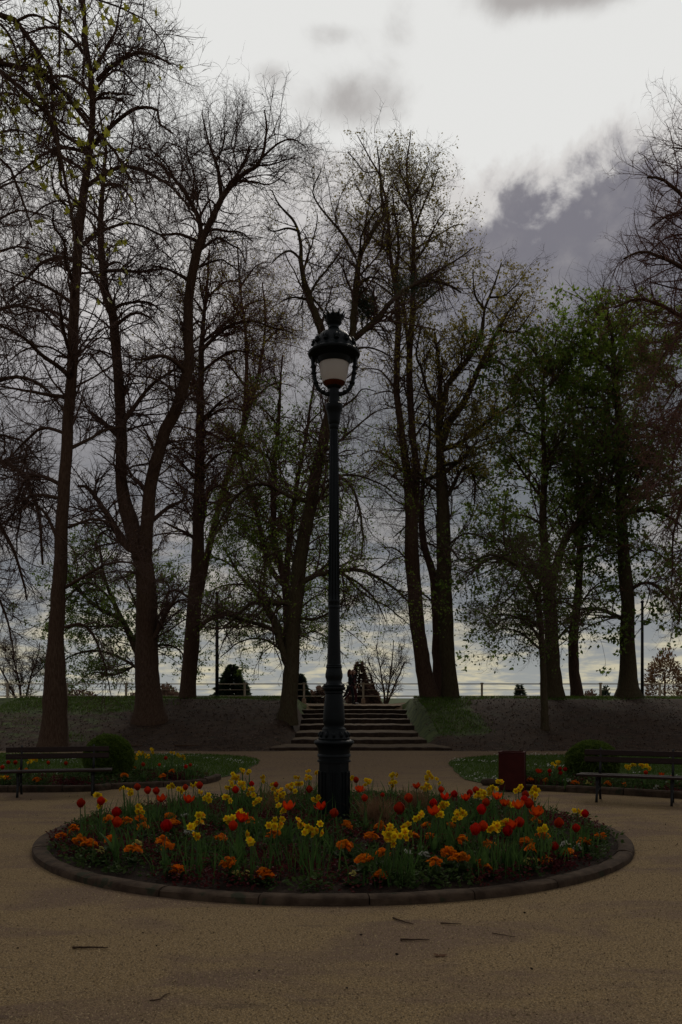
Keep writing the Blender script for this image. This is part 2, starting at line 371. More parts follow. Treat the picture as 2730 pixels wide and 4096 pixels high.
# ------------------------------------------------------------------ ground
STAIR_X = 0.62
STEPS = [(25.4, .09, 2.83, .61), (27.3, .232, 2.27, .60), (29.2, .382, 2.2, .56), (31.7, .564, 2.22, .62), (33.8, .739, 2.25, .60), (35.4, .911, 2.28, .58), (36.6, 1.085, 2.35, .60), (38.3, 1.247, 2.42, .60)]
def ss(x, a, b): t = np.clip((x - a) / (b - a), 0, 1); return t * t * (3 - 2 * t)
def wob(x, y, s, seed=0):
    return (np.sin(x * s + 1.3 + seed) * np.cos(y * s * 1.17 + .4 + seed * 2) + .6 * np.sin(x * s * 2.3 + y * s * 1.9 + seed) + .4 * np.cos(y * s * 4.1 - x * s * 3.3 + seed)) / 2.0
def terrain_z(x, y):
    x = np.asarray(x, float); y = np.asarray(y, float)
    side = 1.60 * (0.55 * ss(y, 24.6, 37.0) + 0.45 * np.clip((y - 25.4) / 11.0, 0, 1)) + .05 * wob(x, y, .9) * ss(y, 25, 28) - .28 * ss(y, 38.3, 40.2)
    sy = [s[0] for s in STEPS] + [40.0]; sz = [0.0] + [s[1] for s in STEPS]
    st = np.interp(y, sy, [z - .06 for z in sz]) - .10 * ss(y, 25.2, 25.6) * (1 - ss(y, 38.2, 38.4)) ; st = np.where(y > 38.4, 1.235 + .05 * ss(y, 38.5, 40), st); st = np.where(y < 25.3, 0, st)
    k = 1 - ss(np.abs(x - STAIR_X), 2.15, 2.75 + .5 * (1 - ss(y, 25, 29)))
    z = side * (1 - k) + st * k
    z = z - 6.4 * ss(y, 45.5, 58.0)
    return z
xs = np.concatenate([np.linspace(-3000, -60, 14), np.arange(-55, -16, 3.0), np.arange(-15, 15.1, .25), np.arange(16, 56, 3.0), np.linspace(60, 3000, 14)])
ys = np.concatenate([[-400, -120, -40, -12], np.arange(-6, 24, .6), np.arange(24, 47, .25), np.arange(47, 62, 1.5), [65, 75, 100, 160, 300, 700, 1600, 3600, 6500]])
gx, gy = np.meshgrid(xs, ys); gz = terrain_z(gx, gy)
nx, ny = len(xs), len(ys)
ii, jj = np.meshgrid(np.arange(ny - 1), np.arange(nx - 1), indexing='ij')
gf = np.stack([ii * nx + jj, ii * nx + jj + 1, (ii + 1) * nx + jj + 1, (ii + 1) * nx + jj], -1).reshape(-1, 4)
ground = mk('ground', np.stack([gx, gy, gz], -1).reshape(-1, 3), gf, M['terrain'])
tag(ground, 'brown gravel square rising to a bare soil bank', kind='structure')
stairk = 1 - ss(np.abs(gx - STAIR_X), 2.05, 2.35)
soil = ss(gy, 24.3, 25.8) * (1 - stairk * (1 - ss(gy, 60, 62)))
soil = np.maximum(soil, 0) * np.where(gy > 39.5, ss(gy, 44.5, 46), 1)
left_g = ss(-gx, 5.5, 9.5) * ss(gy, 30.5, 34)
right_g = ss(gx, 2.2, 3.2) * (1 - ss(gx, 4.3, 6.2)) * ss(gy, 26.5, 29.5)
crest = ss(gy, 35.2, 36.6)
turf = np.clip(np.maximum.reduce([left_g, right_g * .95, crest, .45 * ss(-gx, 6, 9) * ss(gy, 25.5, 27)]), 0, 1) * (1 - stairk) * np.where(gy > 39.3, ss(gy, 44, 45.5), 1)
tree_shade = ss(gy, 12.5, 20.0)  # mask for painted tree shade, growing towards the stairs
for nm, arr in (('soil', soil), ('turf', turf), ('tree_shade', tree_shade)):
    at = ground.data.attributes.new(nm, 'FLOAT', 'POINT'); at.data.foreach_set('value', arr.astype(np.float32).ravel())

# stairs
st = thing('stairway', 'broad flight of earthen steps with stone edges climbing the bank', 'stairs', (STAIR_X, 25.4, 0))
for k, (y0, z1, hw, cx) in enumerate(STEPS):
    y1 = STEPS[k + 1][0] + .25 if k < 7 else 40.6
    z0 = STEPS[k - 1][1] if k else 0.0
    n = 26; ux = np.linspace(-1, 1, n)
    curve = .28 * ux ** 4 + .03 * np.array([random.uniform(-1, 1) for _ in ux])
    bow = y0 - 25.4 + (curve if k else curve * .4)
    xx = ux * hw + cx - STAIR_X
    top = z1 + .012 * np.array([random.uniform(-1, 1) for _ in ux]) - .02 * ux ** 6
    def strip(rows):
        V = np.concatenate([np.stack(r, -1) for r in rows]); j = np.arange(n - 1)
        return V, np.concatenate([np.stack([i * n + j, i * n + j + 1, (i + 1) * n + j + 1, (i + 1) * n + j], -1) for i in range(len(rows) - 1)])
    one = np.ones(n)
    V, f = strip([(xx, bow, (z0 - .12) * one), (xx, bow, top - .02), (xx, bow + .02, top), (xx, bow + .22, top), (xx, bow + .24, top - .1)])
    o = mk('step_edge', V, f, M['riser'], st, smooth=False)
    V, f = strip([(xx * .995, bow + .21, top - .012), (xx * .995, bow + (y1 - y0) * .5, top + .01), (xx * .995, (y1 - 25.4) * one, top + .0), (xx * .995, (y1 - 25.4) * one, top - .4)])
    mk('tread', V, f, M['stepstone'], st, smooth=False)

# ------------------------------------------------------------------ street furniture: lamp
LAMP_D = 9.79; LX = (1337 - CX) * LAMP_D / F
PXM = LAMP_D / F
def lz(y): return H - (y - YH) * PXM
def c6(yc, r): return (r * .425 * PXM, lz(2300 + yc * .425))
def c5(yc, r): return (r * .2974 * PXM, lz(1200 + yc * .2974))
lamp = thing('street_lamp', 'tall dark green cast iron street lamp in the middle of the round flower bed', 'street lamp', (LX, LAMP_D, 0))
flat(MB().lathe([(.235, .02), (.235, .13), c6(2290, 158), c6(2270, 148)], 8, rot=math.pi / 8).build('plinth_foot', M['iron'], lamp, False))
MB().lathe([c6(2275, 152), c6(1762, 149)], 8, rot=math.pi / 8).build('plinth', M['iron'], lamp, False)
for k in range(8):
    an = (k + .5) * math.pi / 4 + math.pi / 8 - math.pi / 8
    r = 149 * .425 * PXM * math.cos(math.pi / 8)
    z0, z1 = c6(2200, 0)[1], c6(1850, 0)[1]
    mbp = MB(); w = r * math.tan(math.pi / 8) * 2
    for (cx_, cz_, sx_, sz_) in ((0, z0, w * .72, .022), (0, z1, w * .72, .022), (-w * .33, (z0 + z1) / 2, .016, z1 - z0), (w * .33, (z0 + z1) / 2, .016, z1 - z0)):
        mbp.box((cx_, 0, cz_), (sx_, .02, sz_), bevel=.004)
    o = mbp.build('panel_moulding', M['iron'], lamp, False); o.location = (math.cos(an + math.pi / 2) * 0 + math.sin(an) * r, -math.cos(an) * r, 0); o.rotation_euler = (0, 0, an)
flat(MB().lathe([c6(1762, 140), c6(1758, 158), c6(1742, 158), c6(1735, 147), c6(1712, 147), c6(1706, 158), c6(1688, 158), c6(1680, 149), c6(1645, 151), c6(1620, 158), c6(1600, 170), c6(1585, 188), c6(1570, 190), c6(1560, 184), c6(1549, 160), c6(1545, 90)], 32).build('plinth_cap', M['iron'], lamp), 50)
flat(MB().lathe([c6(1548, 148), c6(1535, 150), c6(1520, 138), c6(1505, 138), c6(1480, 122), c6(1460, 112), c6(1445, 112), c6(1430, 94), c6(1418, 92), c6(1400, 100), c6(1350, 103), c6(1250, 96), c6(1120, 82), c6(1112, 92), c6(1095, 92), c6(1088, 80)], 28).build('shaft_base', M['iron'], lamp), 40)
for k in range(12):   # leaf ornament round the shaft base
    an = k * math.pi / 6; r0, z0 = c6(1525, 140); r1, z1 = c6(1468, 118)
    mbp = MB().tube([(r0 * 1.0, 0, z0), ((r0 + r1) / 2 + .006, 0, (z0 + z1) / 2), (r1 + .006, 0, z1)], [.016, .024, .006], 6)
    o = mbp.build('leaf_ornament', M['iron'], lamp); o.rotation_euler = (0, 0, an)
flat(MB().lathe([c6(1090, 84), c6(1078, 106), c6(1066, 110), c6(1055, 108), c6(1050, 98), c6(1040, 104), c6(1030, 96), c6(1024, 82), c6(1005, 72), c6(985, 74), c6(960, 82), c6(935, 82), c6(905, 76), c6(880, 71), c6(872, 76), c6(862, 76), c6(855, 71), c6(848, 74), c6(840, 68)], 28).build('lower_collar', M['iron'], lamp), 40)
flat(MB().lathe([c6(842, 66), c6(700, 61), c6(560, 57), c6(480, 55), c6(318, 53), c6(312, 59), c6(296, 59), c6(290, 54), c6(262, 55), c6(255, 58), c6(240, 58), c6(234, 53), c6(180, 51), c6(0, 47.5), c5(2600, 60), c5(2353, 58.5), c5(1740, 55)], 20).build('shaft', M['iron'], lamp), 40)
for k in range(10):   # shallow flutes' ribs on the shaft
    an = k * math.pi / 5
    r0, z0 = c6(285, 53); r1, z1 = c5(1760, 55.5)
    o = MB().tube([(r0, 0, z0), (r1, 0, z1)], .0045, 5).build('rib', M['iron'], lamp); o.rotation_euler = (0, 0, an)
flat(MB().lathe([c5(1745, 55), c5(1735, 63), c5(1690, 68), c5(1680, 66), c5(1670, 74), c5(1630, 80), c5(1560, 88), c5(1500, 98), c5(1480, 112), c5(1440, 118), c5(1410, 118), c5(1398, 104), c5(1390, 78), c5(1330, 72), c5(1290, 74), c5(1250, 80), c5(1222, 66), c5(1200, 66), c5(1188, 80), c5(1176, 96), c5(1166, 100), c5(1158, 88)], 24).build('capital', M['iron'], lamp), 40)
gl = MB().lathe([c5(1115, 150), c5(1090, 160), c5(1050, 172), c5(990, 185), c5(930, 194), c5(870, 199), c5(780, 199)], 28).build('globe', M['globe'], lamp)
MB().lathe([c5(1172, 84), c5(1160, 106), c5(1144, 128), c5(1126, 146), c5(1113, 152)], 28).build('globe_base', M['amber'], lamp)
# small bulb holder seen through the frosted glass
flat(MB().lathe([c5(760, 150), c5(868, 201), c5(870, 206), c5(850, 214), c5(800, 232), c5(768, 300), c5(752, 344), c5(734, 353), c5(722, 351), c5(706, 332), c5(688, 306), c5(672, 296), c5(655, 292), c5(642, 284), c5(630, 276)], 40).build('hood_rim', M['iron'], lamp), 40)
MB().lathe([c5(634, 280), c5(600, 268), c5(556, 246), c5(508, 216), c5(465, 180), c5(438, 140), c5(418, 100), c5(404, 78), c5(392, 68)], 36).build('dome', M['iron'], lamp)
flat(MB().lathe([c5(396, 70), c5(388, 78), c5(372, 66), c5(350, 66), c5(335, 78), c5(322, 96), c5(305, 104), c5(295, 96), c5(285, 104), c5(262, 112), c5(250, 118), c5(244, 112), c5(246, 40)], 24).build('finial', M['iron'], lamp), 40)
def arc_pts(pts, n=14):
    P = np.array(pts, float); t = np.linspace(0, len(P) - 1, n); out = []
    for u in t:
        i = min(int(u), len(P) - 2); w = u - i
        p0, p1, p2, p3 = P[max(i - 1, 0)], P[i], P[i + 1], P[min(i + 2, len(P) - 1)]
        out.append(.5 * (2 * p1 + (p2 - p0) * w + (2 * p0 - 5 * p1 + 4 * p2 - p3) * w * w + (3 * p1 - p0 - 3 * p2 + p3) * w ** 3))
    return np.array(out)
for s in (-1, 1):
    pr = [c5(1262, 60), c5(1262, 110), c5(1215, 190), c5(1130, 240), c5(1000, 268), c5(880, 280), c5(760, 288), c5(700, 300)]
    mbp = MB().tube(arc_pts([(r * s, 0, z) for r, z in pr], 22), [.030, .029, .028] + [.0235] * 17 + [.028, .032], 8)
    for rr, yc in ((278, 900), (270, 985), (245, 1115), (150, 1240)):
        c = c5(yc, rr); t = np.linspace(-1.4, 1.4, 5)
        mbp.lathe([(.036 * math.cos(q), .026 * math.sin(q) + c[1]) for q in t], 10, (c[0] * s, 0, 0))
    for q0, cc_ in ((0, c5(1205, 140)), (1, c5(1170, 215))):
        t = np.linspace(0, 4.2, 9); mbp.tube([(s * (cc_[0] + .03 * (1 - u / 7) * math.cos(u)), 0, cc_[1] + .03 * (1 - u / 7) * math.sin(u)) for u in t], .007, 6)
    mbp.build('arm', M['iron'], lamp)
for k in range(12):
    an = k * math.pi / 6 + .13; r, z = c5(632, 284); mbp = MB()
    mbp.lathe([(.0, -.012), (.024, -.008), (.03, .004), (.018, .016), (0, .02)], 8, (r, 0, z + .01))
    mbp.tube([(r, 0, z), (r - .003, 0, z + .05), (r - .018, 0, z + .085)], [.012, .02, .004], 6)
    for sg in (-1, 1): mbp.tube([(r, 0, z + .01), (r, sg * .03, z + .04), (r - .006, sg * .034, z + .062), (r - .006, sg * .018, z + .058)], [.009, .009, .007, .005], 5)
    o = mbp.build('cresting_leaf', M['iron'], lamp); o.rotation_euler = (0, 0, an)
for k in range(10):
    an = k * math.pi / 5 + .2; r0, z0 = c5(255, 108); r1, z1 = c5(190, 142)
    mbp = MB().tube([(r0, 0, z0), (r0 + .012, 0, z0 + .025), (r1, 0, z1), (r1 + .006, 0, z1 + .02)], [.011, .013, .009, .003], 6)
    mbp.tube([(r0 + .004, -.022, z0 + .03), (r0 + .012, 0, z0 + .03), (r0 + .004, .022, z0 + .03)], .006, 5)
    mbp.lathe([(0, -.011), (.011, 0), (0, .011)], 6, (r1, 0, z1))
    o = mbp.build('crown_spike', M['iron'], lamp); o.rotation_euler = (0, 0, an)
MB().lathe([c5(250, 112), c5(232, 120), c5(226, 120), c5(224, 110)], 24).build('crown_band', M['iron'], lamp)
# ------------------------------------------------------------------ round bed
BC = np.array([LX, LAMP_D]); BR = 3.36
def mound(x, y):
    r = np.hypot(np.asarray(x) - BC[0], np.asarray(y) - BC[1]); return .05 + .13 * np.clip(1 - (r / 3.15) ** 2, 0, 1) + .012 * wob(x, y, 6)
bed = thing('flower_bed', 'round flower bed with a rounded stone kerb at the foot of the street lamp', 'flower bed', (LX, LAMP_D, 0))
t = np.arange(64) * 2 * math.pi / 64; rr = np.linspace(0.02, 3.2, 22)
V = np.stack([rr[:, None] * np.cos(t), rr[:, None] * np.sin(t), mound(rr[:, None] * np.cos(t) + LX, rr[:, None] * np.sin(t) + LAMP_D)], -1).reshape(-1, 3)
i, j = np.meshgrid(np.arange(21), np.arange(64), indexing='ij'); j2 = (j + 1) % 64
mk('soil', V, np.stack([i * 64 + j, i * 64 + j2, (i + 1) * 64 + j2, (i + 1) * 64 + j], -1).reshape(-1, 4), M['soil'], bed)
def kerb_piece(center, r_in, r_out, a0, a1, h, jit):
    prof = [(r_in, -.06), (r_in, h * .72), (r_in + .02, h * .93), ((r_in + r_out) / 2, h), (r_out - .03, h * .95), (r_out - .006, h * .75), (r_out, h * .4), (r_out, -.06)]
    n = 7; V = []
    for k in range(n):
        an = a0 + (a1 - a0) * k / (n - 1); e = .003 if k in (0, n - 1) else 0
        for (r, z) in prof:
            r2 = r + jit[0] + (e if r < (r_in + r_out) / 2 else -e) + random.uniform(-.003, .003)
            V.append((r2 * math.cos(an), r2 * math.sin(an), z + (jit[1] if z > 0 else 0) - (e if z > 0 else 0) + random.uniform(-.002, .002) * (z > 0)))
    V = np.array(V) + np.array([*center, 0]); m_ = len(prof); f = []
    for k in range(n - 1):
        for q in range(m_ - 1): f.append((k * m_ + q, (k + 1) * m_ + q, (k + 1) * m_ + q + 1, k * m_ + q + 1))
    f3 = [(0, q, q + 1) for q in range(1, m_ - 1)] + [((n - 1) * m_, (n - 1) * m_ + q + 1, (n - 1) * m_ + q) for q in range(1, m_ - 1)]
    return V, [np.array(f), np.array(f3)]
NK = 24
for k in range(NK):
    a0 = (k + .35) * 2 * math.pi / NK; gap = .0045 / BR
    V, f = kerb_piece((0, 0), BR - .16, BR, a0 + gap, a0 + 2 * math.pi / NK - gap, .074, (random.uniform(-.005, .005), random.uniform(-.005, .005)))
    flat(mk('kerb_stone', V, f, M['stone'], bed), 40)

# ------------------------------------------------------------------ benches
def bench(label, pL, pR):
    """pL, pR: ground points of the front legs (left, right as seen)"""
    c = (pL + pR) / 2; d = pR - pL; rz = math.atan2(d[1], d[0]); half = np.linalg.norm(d) / 2
    b = thing('park_bench', label, 'bench', (c[0], c[1], 0), rz, 'benches facing the round bed')
    L = half * 2 + .62
    for k, (yy, zz) in enumerate(((.00, .415), (.13, .405), (.26, .40), (.385, .402))):
        MB().box((0, yy, zz), (L, .115, .035), bevel=.006).build('seat_slat', M['wood'], b, False)
    for zz, yy in ((.635, .47), (.745, .50)):
        o = MB().box((0, 0, 0), (L - .12, .03, .088), bevel=.006).build('back_slat', M['wood'], b, False); o.location = (0, yy, zz); o.rotation_euler = (-.2, 0, 0)
    for s in (-half, half):
        MB().tube([(s, -.04, 0.0), (s, .0, .12), (s, .03, .25), (s, .02, .385)], [.022, .02, .022, .026], 6).build('leg', M['iron_flat'], b)
        MB().tube([(s, .46, 0.0), (s, .42, .12), (s, .38, .25), (s, .40, .385)], [.022, .02, .022, .026], 6).build('leg', M['iron_flat'], b)
        MB().tube([(s, .40, .38), (s, .455, .55), (s, .515, .79), (s, .52, .82)], [.024, .022, .02, .016], 6).build('back_post', M['iron_flat'], b)
        mbp = MB().box((s, .19, .375), (.035, .46, .022), bevel=.005)
        mbp.tube(arc_pts([(s, .02, .2), (s, .12, .16), (s, .2, .23), (s, .28, .16), (s, .39, .2)], 12), .012, 6)
        mbp.build('leg_brace', M['iron_flat'], b)
    return b
bench('slatted wooden bench in front of the left round box bush', G(71, 3190), G(370, 3182))
bench('slatted wooden bench at the right edge beyond the red litter bin', G(2388, 3209), G(2688, 3224))

# litter bin
p = (G(2005, 3170) + G(2115, 3170)) / 2
lb = thing('litter_bin', 'dark red box shaped litter bin beside the right flower border', 'litter bin', (p[0], p[1] + .2, 0), math.radians(-17))
bw, bd, bh = .40, .34, .63
MB().box((0, -bd / 2, bh / 2 + .03), (bw - .03, .018, bh), bevel=.003).build('front_panel', M['binred'], lb, False)
MB().box((0, bd / 2, bh / 2 + .03), (bw - .03, .018, bh), bevel=.003).build('back_panel', M['binred'], lb, False)
for s in (-1, 1): MB().box((s * bw / 2, 0, bh / 2 + .03), (.018, bd - .03, bh), bevel=.003).build('side_panel', M['binred'], lb, False)
for sx_ in (-1, 1):
    for sy_ in (-1, 1): MB().box((sx_ * bw / 2, sy_ * bd / 2, bh / 2 + .015), (.034, .034, bh + .06), bevel=.005).build('corner_post', M['binred'], lb, False)
mbp = MB()
for s in (-1, 1): mbp.box((0, s * (bd / 2), bh + .052), (bw + .05, .035, .02), bevel=.004); mbp.box((s * (bw / 2), 0, bh + .052), (.035, bd - .036, .02), bevel=.004)
mbp.build('top_rim', M['binred'], lb, False)
MB().lathe([(.0, .03), (.15, .03), (.155, .5), (.15, .5), (.145, .05)], 16).build('liner', M['iron_flat'], lb)

# ------------------------------------------------------------------ lawns and borders
def poly_sheet(name, pts, z, material, parent=None):
    V = np.array([(p[0], p[1], z) for p in pts]); me = bpy.data.meshes.new(name)
    me.from_pydata([tuple(q) for q in V], [], [tuple(range(len(V)))]); me.materials.append(material)
    return ob(name, me, parent)
def smooth_poly(pts, n=6):
    P = [np.array(q[:2], float) for q in pts]; out = []
    for k in range(len(P)):
        p0, p1, p2, p3 = P[k - 1], P[k], P[(k + 1) % len(P)], P[(k + 2) % len(P)]
        for w in np.linspace(0, 1, n, endpoint=False):
            out.append(.5 * (2 * p1 + (p2 - p0) * w + (2 * p0 - 5 * p1 + 4 * p2 - p3) * w * w + (3 * p1 - p0 - 3 * p2 + p3) * w ** 3) + np.array([random.uniform(-.03, .03), random.uniform(-.06, .06)]))
    return out
lawnL = smooth_poly([G(880, 3112), G(985, 3080), G(1040, 3047), G(1000, 3031), G(900, 3022), G(700, 3018), G(300, 3017), G(-300, 3017), np.array([-13, 20, 0]), np.array([-12, 16.4, 0]), G(0, 3140), G(374, 3138), G(680, 3122)])
lawnR = smooth_poly([G(1797, 3052), G(1812, 3072), G(1850, 3112), G(1905, 3130), G(1990, 3140), G(2122, 3135), G(2383, 3143), G(2730, 3160), np.array([9.5, 14.2, 0]), np.array([13, 20, 0]), np.array([11, 23.2, 0]), G(2730, 3022), G(2100, 3022), G(1950, 3025), G(1840, 3036)])
def inside(pts, x, y):
    x = np.asarray(x); y = np.asarray(y); c = np.zeros(x.shape, bool); P = np.array(pts)[:, :2]
    for k in range(len(P)):
        x0, y0 = P[k - 1]; x1, y1 = P[k]
        hit = ((y0 > y) != (y1 > y)) & (x < (x1 - x0) * (y - y0) / (y1 - y0 + 1e-12) + x0); c ^= hit
    return c
tag(poly_sheet('lawn', lawnL, .012, M['lawn_base']), kind='structure')
tag(poly_sheet('lawn', lawnR, .012, M['lawn_base']), kind='structure')
def blades(name, x, y, z, hgt, wid, material, lean=.4):
    n = len(x); an = RNG.uniform(0, 6.283, n); ln = RNG.normal(0, lean, (n, 2)) * hgt[:, None]
    p = np.stack([x, y, z], -1); w = np.stack([np.cos(an), np.sin(an), np.zeros(n)], -1) * wid[:, None]
    tip = p + np.stack([ln[:, 0], ln[:, 1], hgt], -1)
    V = np.stack([p - w, p + w, tip], 1).reshape(-1, 3); f = np.arange(3 * n).reshape(-1, 3)
    return mk(name, V, f, material, smooth=False)
def scatter(pts, n):
    P = np.array(pts)[:, :2]; lo, hi = P.min(0), P.max(0); x = RNG.uniform(lo[0], hi[0], n); y = RNG.uniform(lo[1], hi[1], n)
    k = inside(pts, x, y); return x[k], y[k]
for pts, nm in ((lawnL, 'left'), (lawnR, 'right')):
    x, y = scatter(pts, 60000); k = np.abs(x) < y * .46 + .5; x, y = x[k], y[k]
    o = blades('grass', x, y, np.full(len(x), .01), RNG.uniform(.025, .07, len(x)), RNG.uniform(.004, .009, len(x)), M['grass'])
    tag(o, 'short grass of the %s lawn' % nm, kind='stuff')
    x, y = scatter(pts, 5000); wgt = wob(x, y, 1.3, 3) + .5 * wob(x, y, 3.1, 1); k = (wgt > .42) & (np.abs(x) < y * .46 + .5); x, y = x[k], y[k]; n = len(x)
    t = np.arange(5) * 2 * math.pi / 5; r = RNG.uniform(.010, .022, n); hz = RNG.uniform(.05, .09, n)
    V = np.stack([x[:, None] + r[:, None] * np.cos(t), y[:, None] + r[:, None] * np.sin(t), hz[:, None] + r[:, None] * .5 * np.sin(t + 1) + 0 * t], -1).reshape(-1, 3)
    o = mk('daisies', V, np.stack([np.arange(n) * 5 + q for q in range(5)], -1) if False else np.concatenate([np.stack([np.arange(n) * 5, np.arange(n) * 5 + q, np.arange(n) * 5 + q + 1], -1) for q in (1, 2, 3)]), M['white'], smooth=False)
    tag(o, 'white daisies scattered in the %s lawn' % nm, kind='stuff')

def border(label, line, depth, side):
    """line: kerb front points from left to right"""
    P = arc_pts(line, 40)[:, :2]; seg = np.concatenate([[0], np.cumsum(np.linalg.norm(np.diff(P, axis=0), axis=1))])
    b = thing('flower_border', label, 'flower border', (P[20][0], P[20][1], 0))
    off = np.array([P[20][0], P[20][1], 0])
    nk = int(seg[-1] / .85)
    for k in range(nk):
        u = np.linspace(seg[-1] * k / nk + .008, seg[-1] * (k + 1) / nk - .008, 4)
        q = np.stack([np.interp(u, seg, P[:, 0]), np.interp(u, seg, P[:, 1])], -1); tn = nrm(np.gradient(q, axis=0)); nn = np.stack([-tn[:, 1], tn[:, 0]], -1)
        prof = [(0, -.05), (0, .075), (.02, .10), (.10, .105), (.13, .09), (.13, -.05)]; jz = random.uniform(-.012, .012); V = []
        for i_ in range(4):
            for d_, z_ in prof: V.append((*(q[i_] + nn[i_] * (d_ + random.uniform(-.006, .006))), z_ + (jz if z_ > 0 else 0)))
        m_ = len(prof); f = [(i_ * m_ + j_, (i_ + 1) * m_ + j_, (i_ + 1) * m_ + j_ + 1, i_ * m_ + j_ + 1) for i_ in range(3) for j_ in range(m_ - 1)]
        f3 = [(0, j_ + 1, j_) for j_ in range(1, m_ - 1)] + [(3 * m_, 3 * m_ + j_, 3 * m_ + j_ + 1) for j_ in range(1, m_ - 1)]
        mk('kerb_stone', np.array(V) - off, [np.array(f), np.array(f3)], M['stone'], b, smooth=False)
    tn = nrm(np.gradient(P, axis=0)); nn = np.stack([-tn[:, 1], tn[:, 0]], -1); rows = []
    for w in np.linspace(.11, depth, 5): rows.append(np.concatenate([P + nn * w, np.full((40, 1), .05 + .03 * math.sin(w / depth * 3.1))], 1))
    V = np.concatenate(rows) - off; j = np.arange(39)
    mk('soil', V, np.concatenate([np.stack([r * 40 + j, r * 40 + j + 1, (r + 1) * 40 + j + 1, (r + 1) * 40 + j], -1) for r in range(4)]), M['soil'], b)
    return P, nn
LB = [G(-420, 3176), G(-150, 3172), G(0, 3170), G(200, 3169), G(374, 3166), G(461, 3157), G(680, 3148), G(836, 3135), G(885, 3117)]
RB = [G(2045, 3158), G(2122, 3162), G(2383, 3175), G(2730, 3196), G(3000, 3214)]
LBP = border('left flower border edged with low stones behind the bench', LB, 1.7, -1)
RBP = border('right flower border edged with low stones beside the litter bin', RB, 1.5, 1)
# rounded edging stone at the left end of the right border
p = G(1965, 3142); q = thing('edging_stone', 'loose rounded edging stone lying left of the litter bin', 'stone', (p[0], p[1], 0), -.5)
V = MB().lathe([(0, -.02), (.08, 0), (.105, .05), (.09, .1), (.05, .125), (0, .13)], 12); V = V.build('rock', M['stone'], q); V.scale = (2.0, 1, 1)

# ------------------------------------------------------------------ round box bushes
def leafcards(p, d, size, ratio=.5, fold=.3):
    """rhombic leaves at p pointing along d"""
    n = len(p); d = nrm(d); r = nrm(np.cross(d, RNG.normal(size=(n, 3)))); u = np.cross(r, d); s = size[:, None]
    a_ = p + d * s * .45 + r * s * ratio * .5 + u * s * fold * .3; b_ = p + d * s * .45 - r * s * ratio * .5 + u * s * fold * .3
    V = np.stack([p, a_, p + d * s, b_], 1).reshape(-1, 3); k = np.arange(n) * 4
    return V, np.concatenate([np.stack([k, k + 1, k + 2], -1), np.stack([k, k + 2, k + 3], -1)])
def ballbush(label, px, ptop, pbot, wpx, D):
    c = P3(px, (ptop + pbot) / 2, D); rx = wpx / 2 * D / F; rz = (pbot - ptop) / 2 * D / F
    b = thing('box_bush', label, 'bush', (c[0], c[1], 0), 0, 'clipped round bushes')
    MB().tube([(0, 0, -.02), (0.02, 0, c[2] * .5), (0, 0, c[2])], [.05, .045, .04], 8).build('trunk', M['bark'], b)
    n = 30000; v_ = nrm(RNG.normal(size=(n, 3))); rad = 1 + .045 * wob(v_[:, 0] * 4, v_[:, 1] * 4 + v_[:, 2] * 4, 1.7, 2) + .02 * wob(v_[:, 0] * 14, v_[:, 2] * 14 + v_[:, 1] * 9, 1.5) - RNG.uniform(0, .30, n) ** 1.7 + (RNG.uniform(0, 1, n) > .985) * .05
    p = v_ * rad[:, None] * np.array([rx, rx, rz]) + np.array([0, 0, c[2]]); k = p[:, 2] > .01; p, v_ = p[k], v_[k]
    V, f = leafcards(p, v_ + RNG.normal(0, .7, v_.shape), RNG.uniform(.026, .055, len(p)), .6)
    mk('foliage', V, f, M['box'], b, smooth=False)
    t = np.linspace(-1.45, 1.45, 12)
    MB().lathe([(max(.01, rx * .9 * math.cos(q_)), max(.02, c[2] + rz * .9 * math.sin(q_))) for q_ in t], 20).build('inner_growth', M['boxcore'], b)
ballbush('large clipped round box bush behind the right end of the left bench', 436, 2941, 3128, 190, 16.0)
ballbush('large clipped round box bush behind the left end of the right bench', 2370, 2966, 3134, 202, 15.6)

# ------------------------------------------------------------------ flowers
ORD = 'first second third fourth fifth sixth seventh eighth ninth tenth eleventh twelfth thirteenth fourteenth fifteenth sixteenth seventeenth eighteenth nineteenth'.split()
def ordn(k):
    if k < 20: return ORD[k - 1]
    t_, u = divmod(k, 10); tens = ['', '', 'twent', 'thirt', 'fort', 'fift', 'sixt'][t_]
    return tens + 'ieth' if u == 0 else tens + 'y-' + ORD[u - 1]
def petal(L, w, curve, cup, n=5):
    """petal rising from the origin along +z, bulging to +x"""
    V = []
    for i_ in range(n):
        u = i_ / (n - 1); ww = w * math.sin(math.pi * min(.97, .12 + .86 * u)) ** .7
        x_ = curve * math.sin(math.pi * u * cup); z_ = L * u
        for s in (-1, 0, 1): V.append((x_ - .35 * ww * abs(s), s * ww, z_))
    f = [(i_ * 3 + j_, i_ * 3 + j_ + 1, i_ * 3 + j_ + 4, i_ * 3 + j_ + 3) for i_ in range(n - 1) for j_ in (0, 1)]
    return np.array(V), np.array(f)
def rotz(V, a_): c, s = math.cos(a_), math.sin(a_); return np.stack([V[:, 0] * c - V[:, 1] * s, V[:, 0] * s + V[:, 1] * c, V[:, 2]], -1)
def roty(V, a_): c, s = math.cos(a_), math.sin(a_); return np.stack([V[:, 0] * c + V[:, 2] * s, V[:, 1], -V[:, 0] * s + V[:, 2] * c], -1)
def tulip_bloom(kind, material):
    mb = MB()
    for k in range(6):
        if kind == 'closed': V, f = petal(.078, .030, .036 - .004 * (k % 2), .93); tilt = .02
        else: V, f = petal(.085, .027, .030, .75); tilt = .26 + .2 * (k % 2) + random.uniform(-.1, .15)
        V = roty(V, tilt + random.uniform(-.04, .04)); mb.add(rotz(V, k * math.pi / 3 + random.uniform(-.1, .1)), f)
    return mb.build('bloom', material, link=False)
BL = {('closed', k): tulip_bloom('closed', M['red']) for k in range(3)}
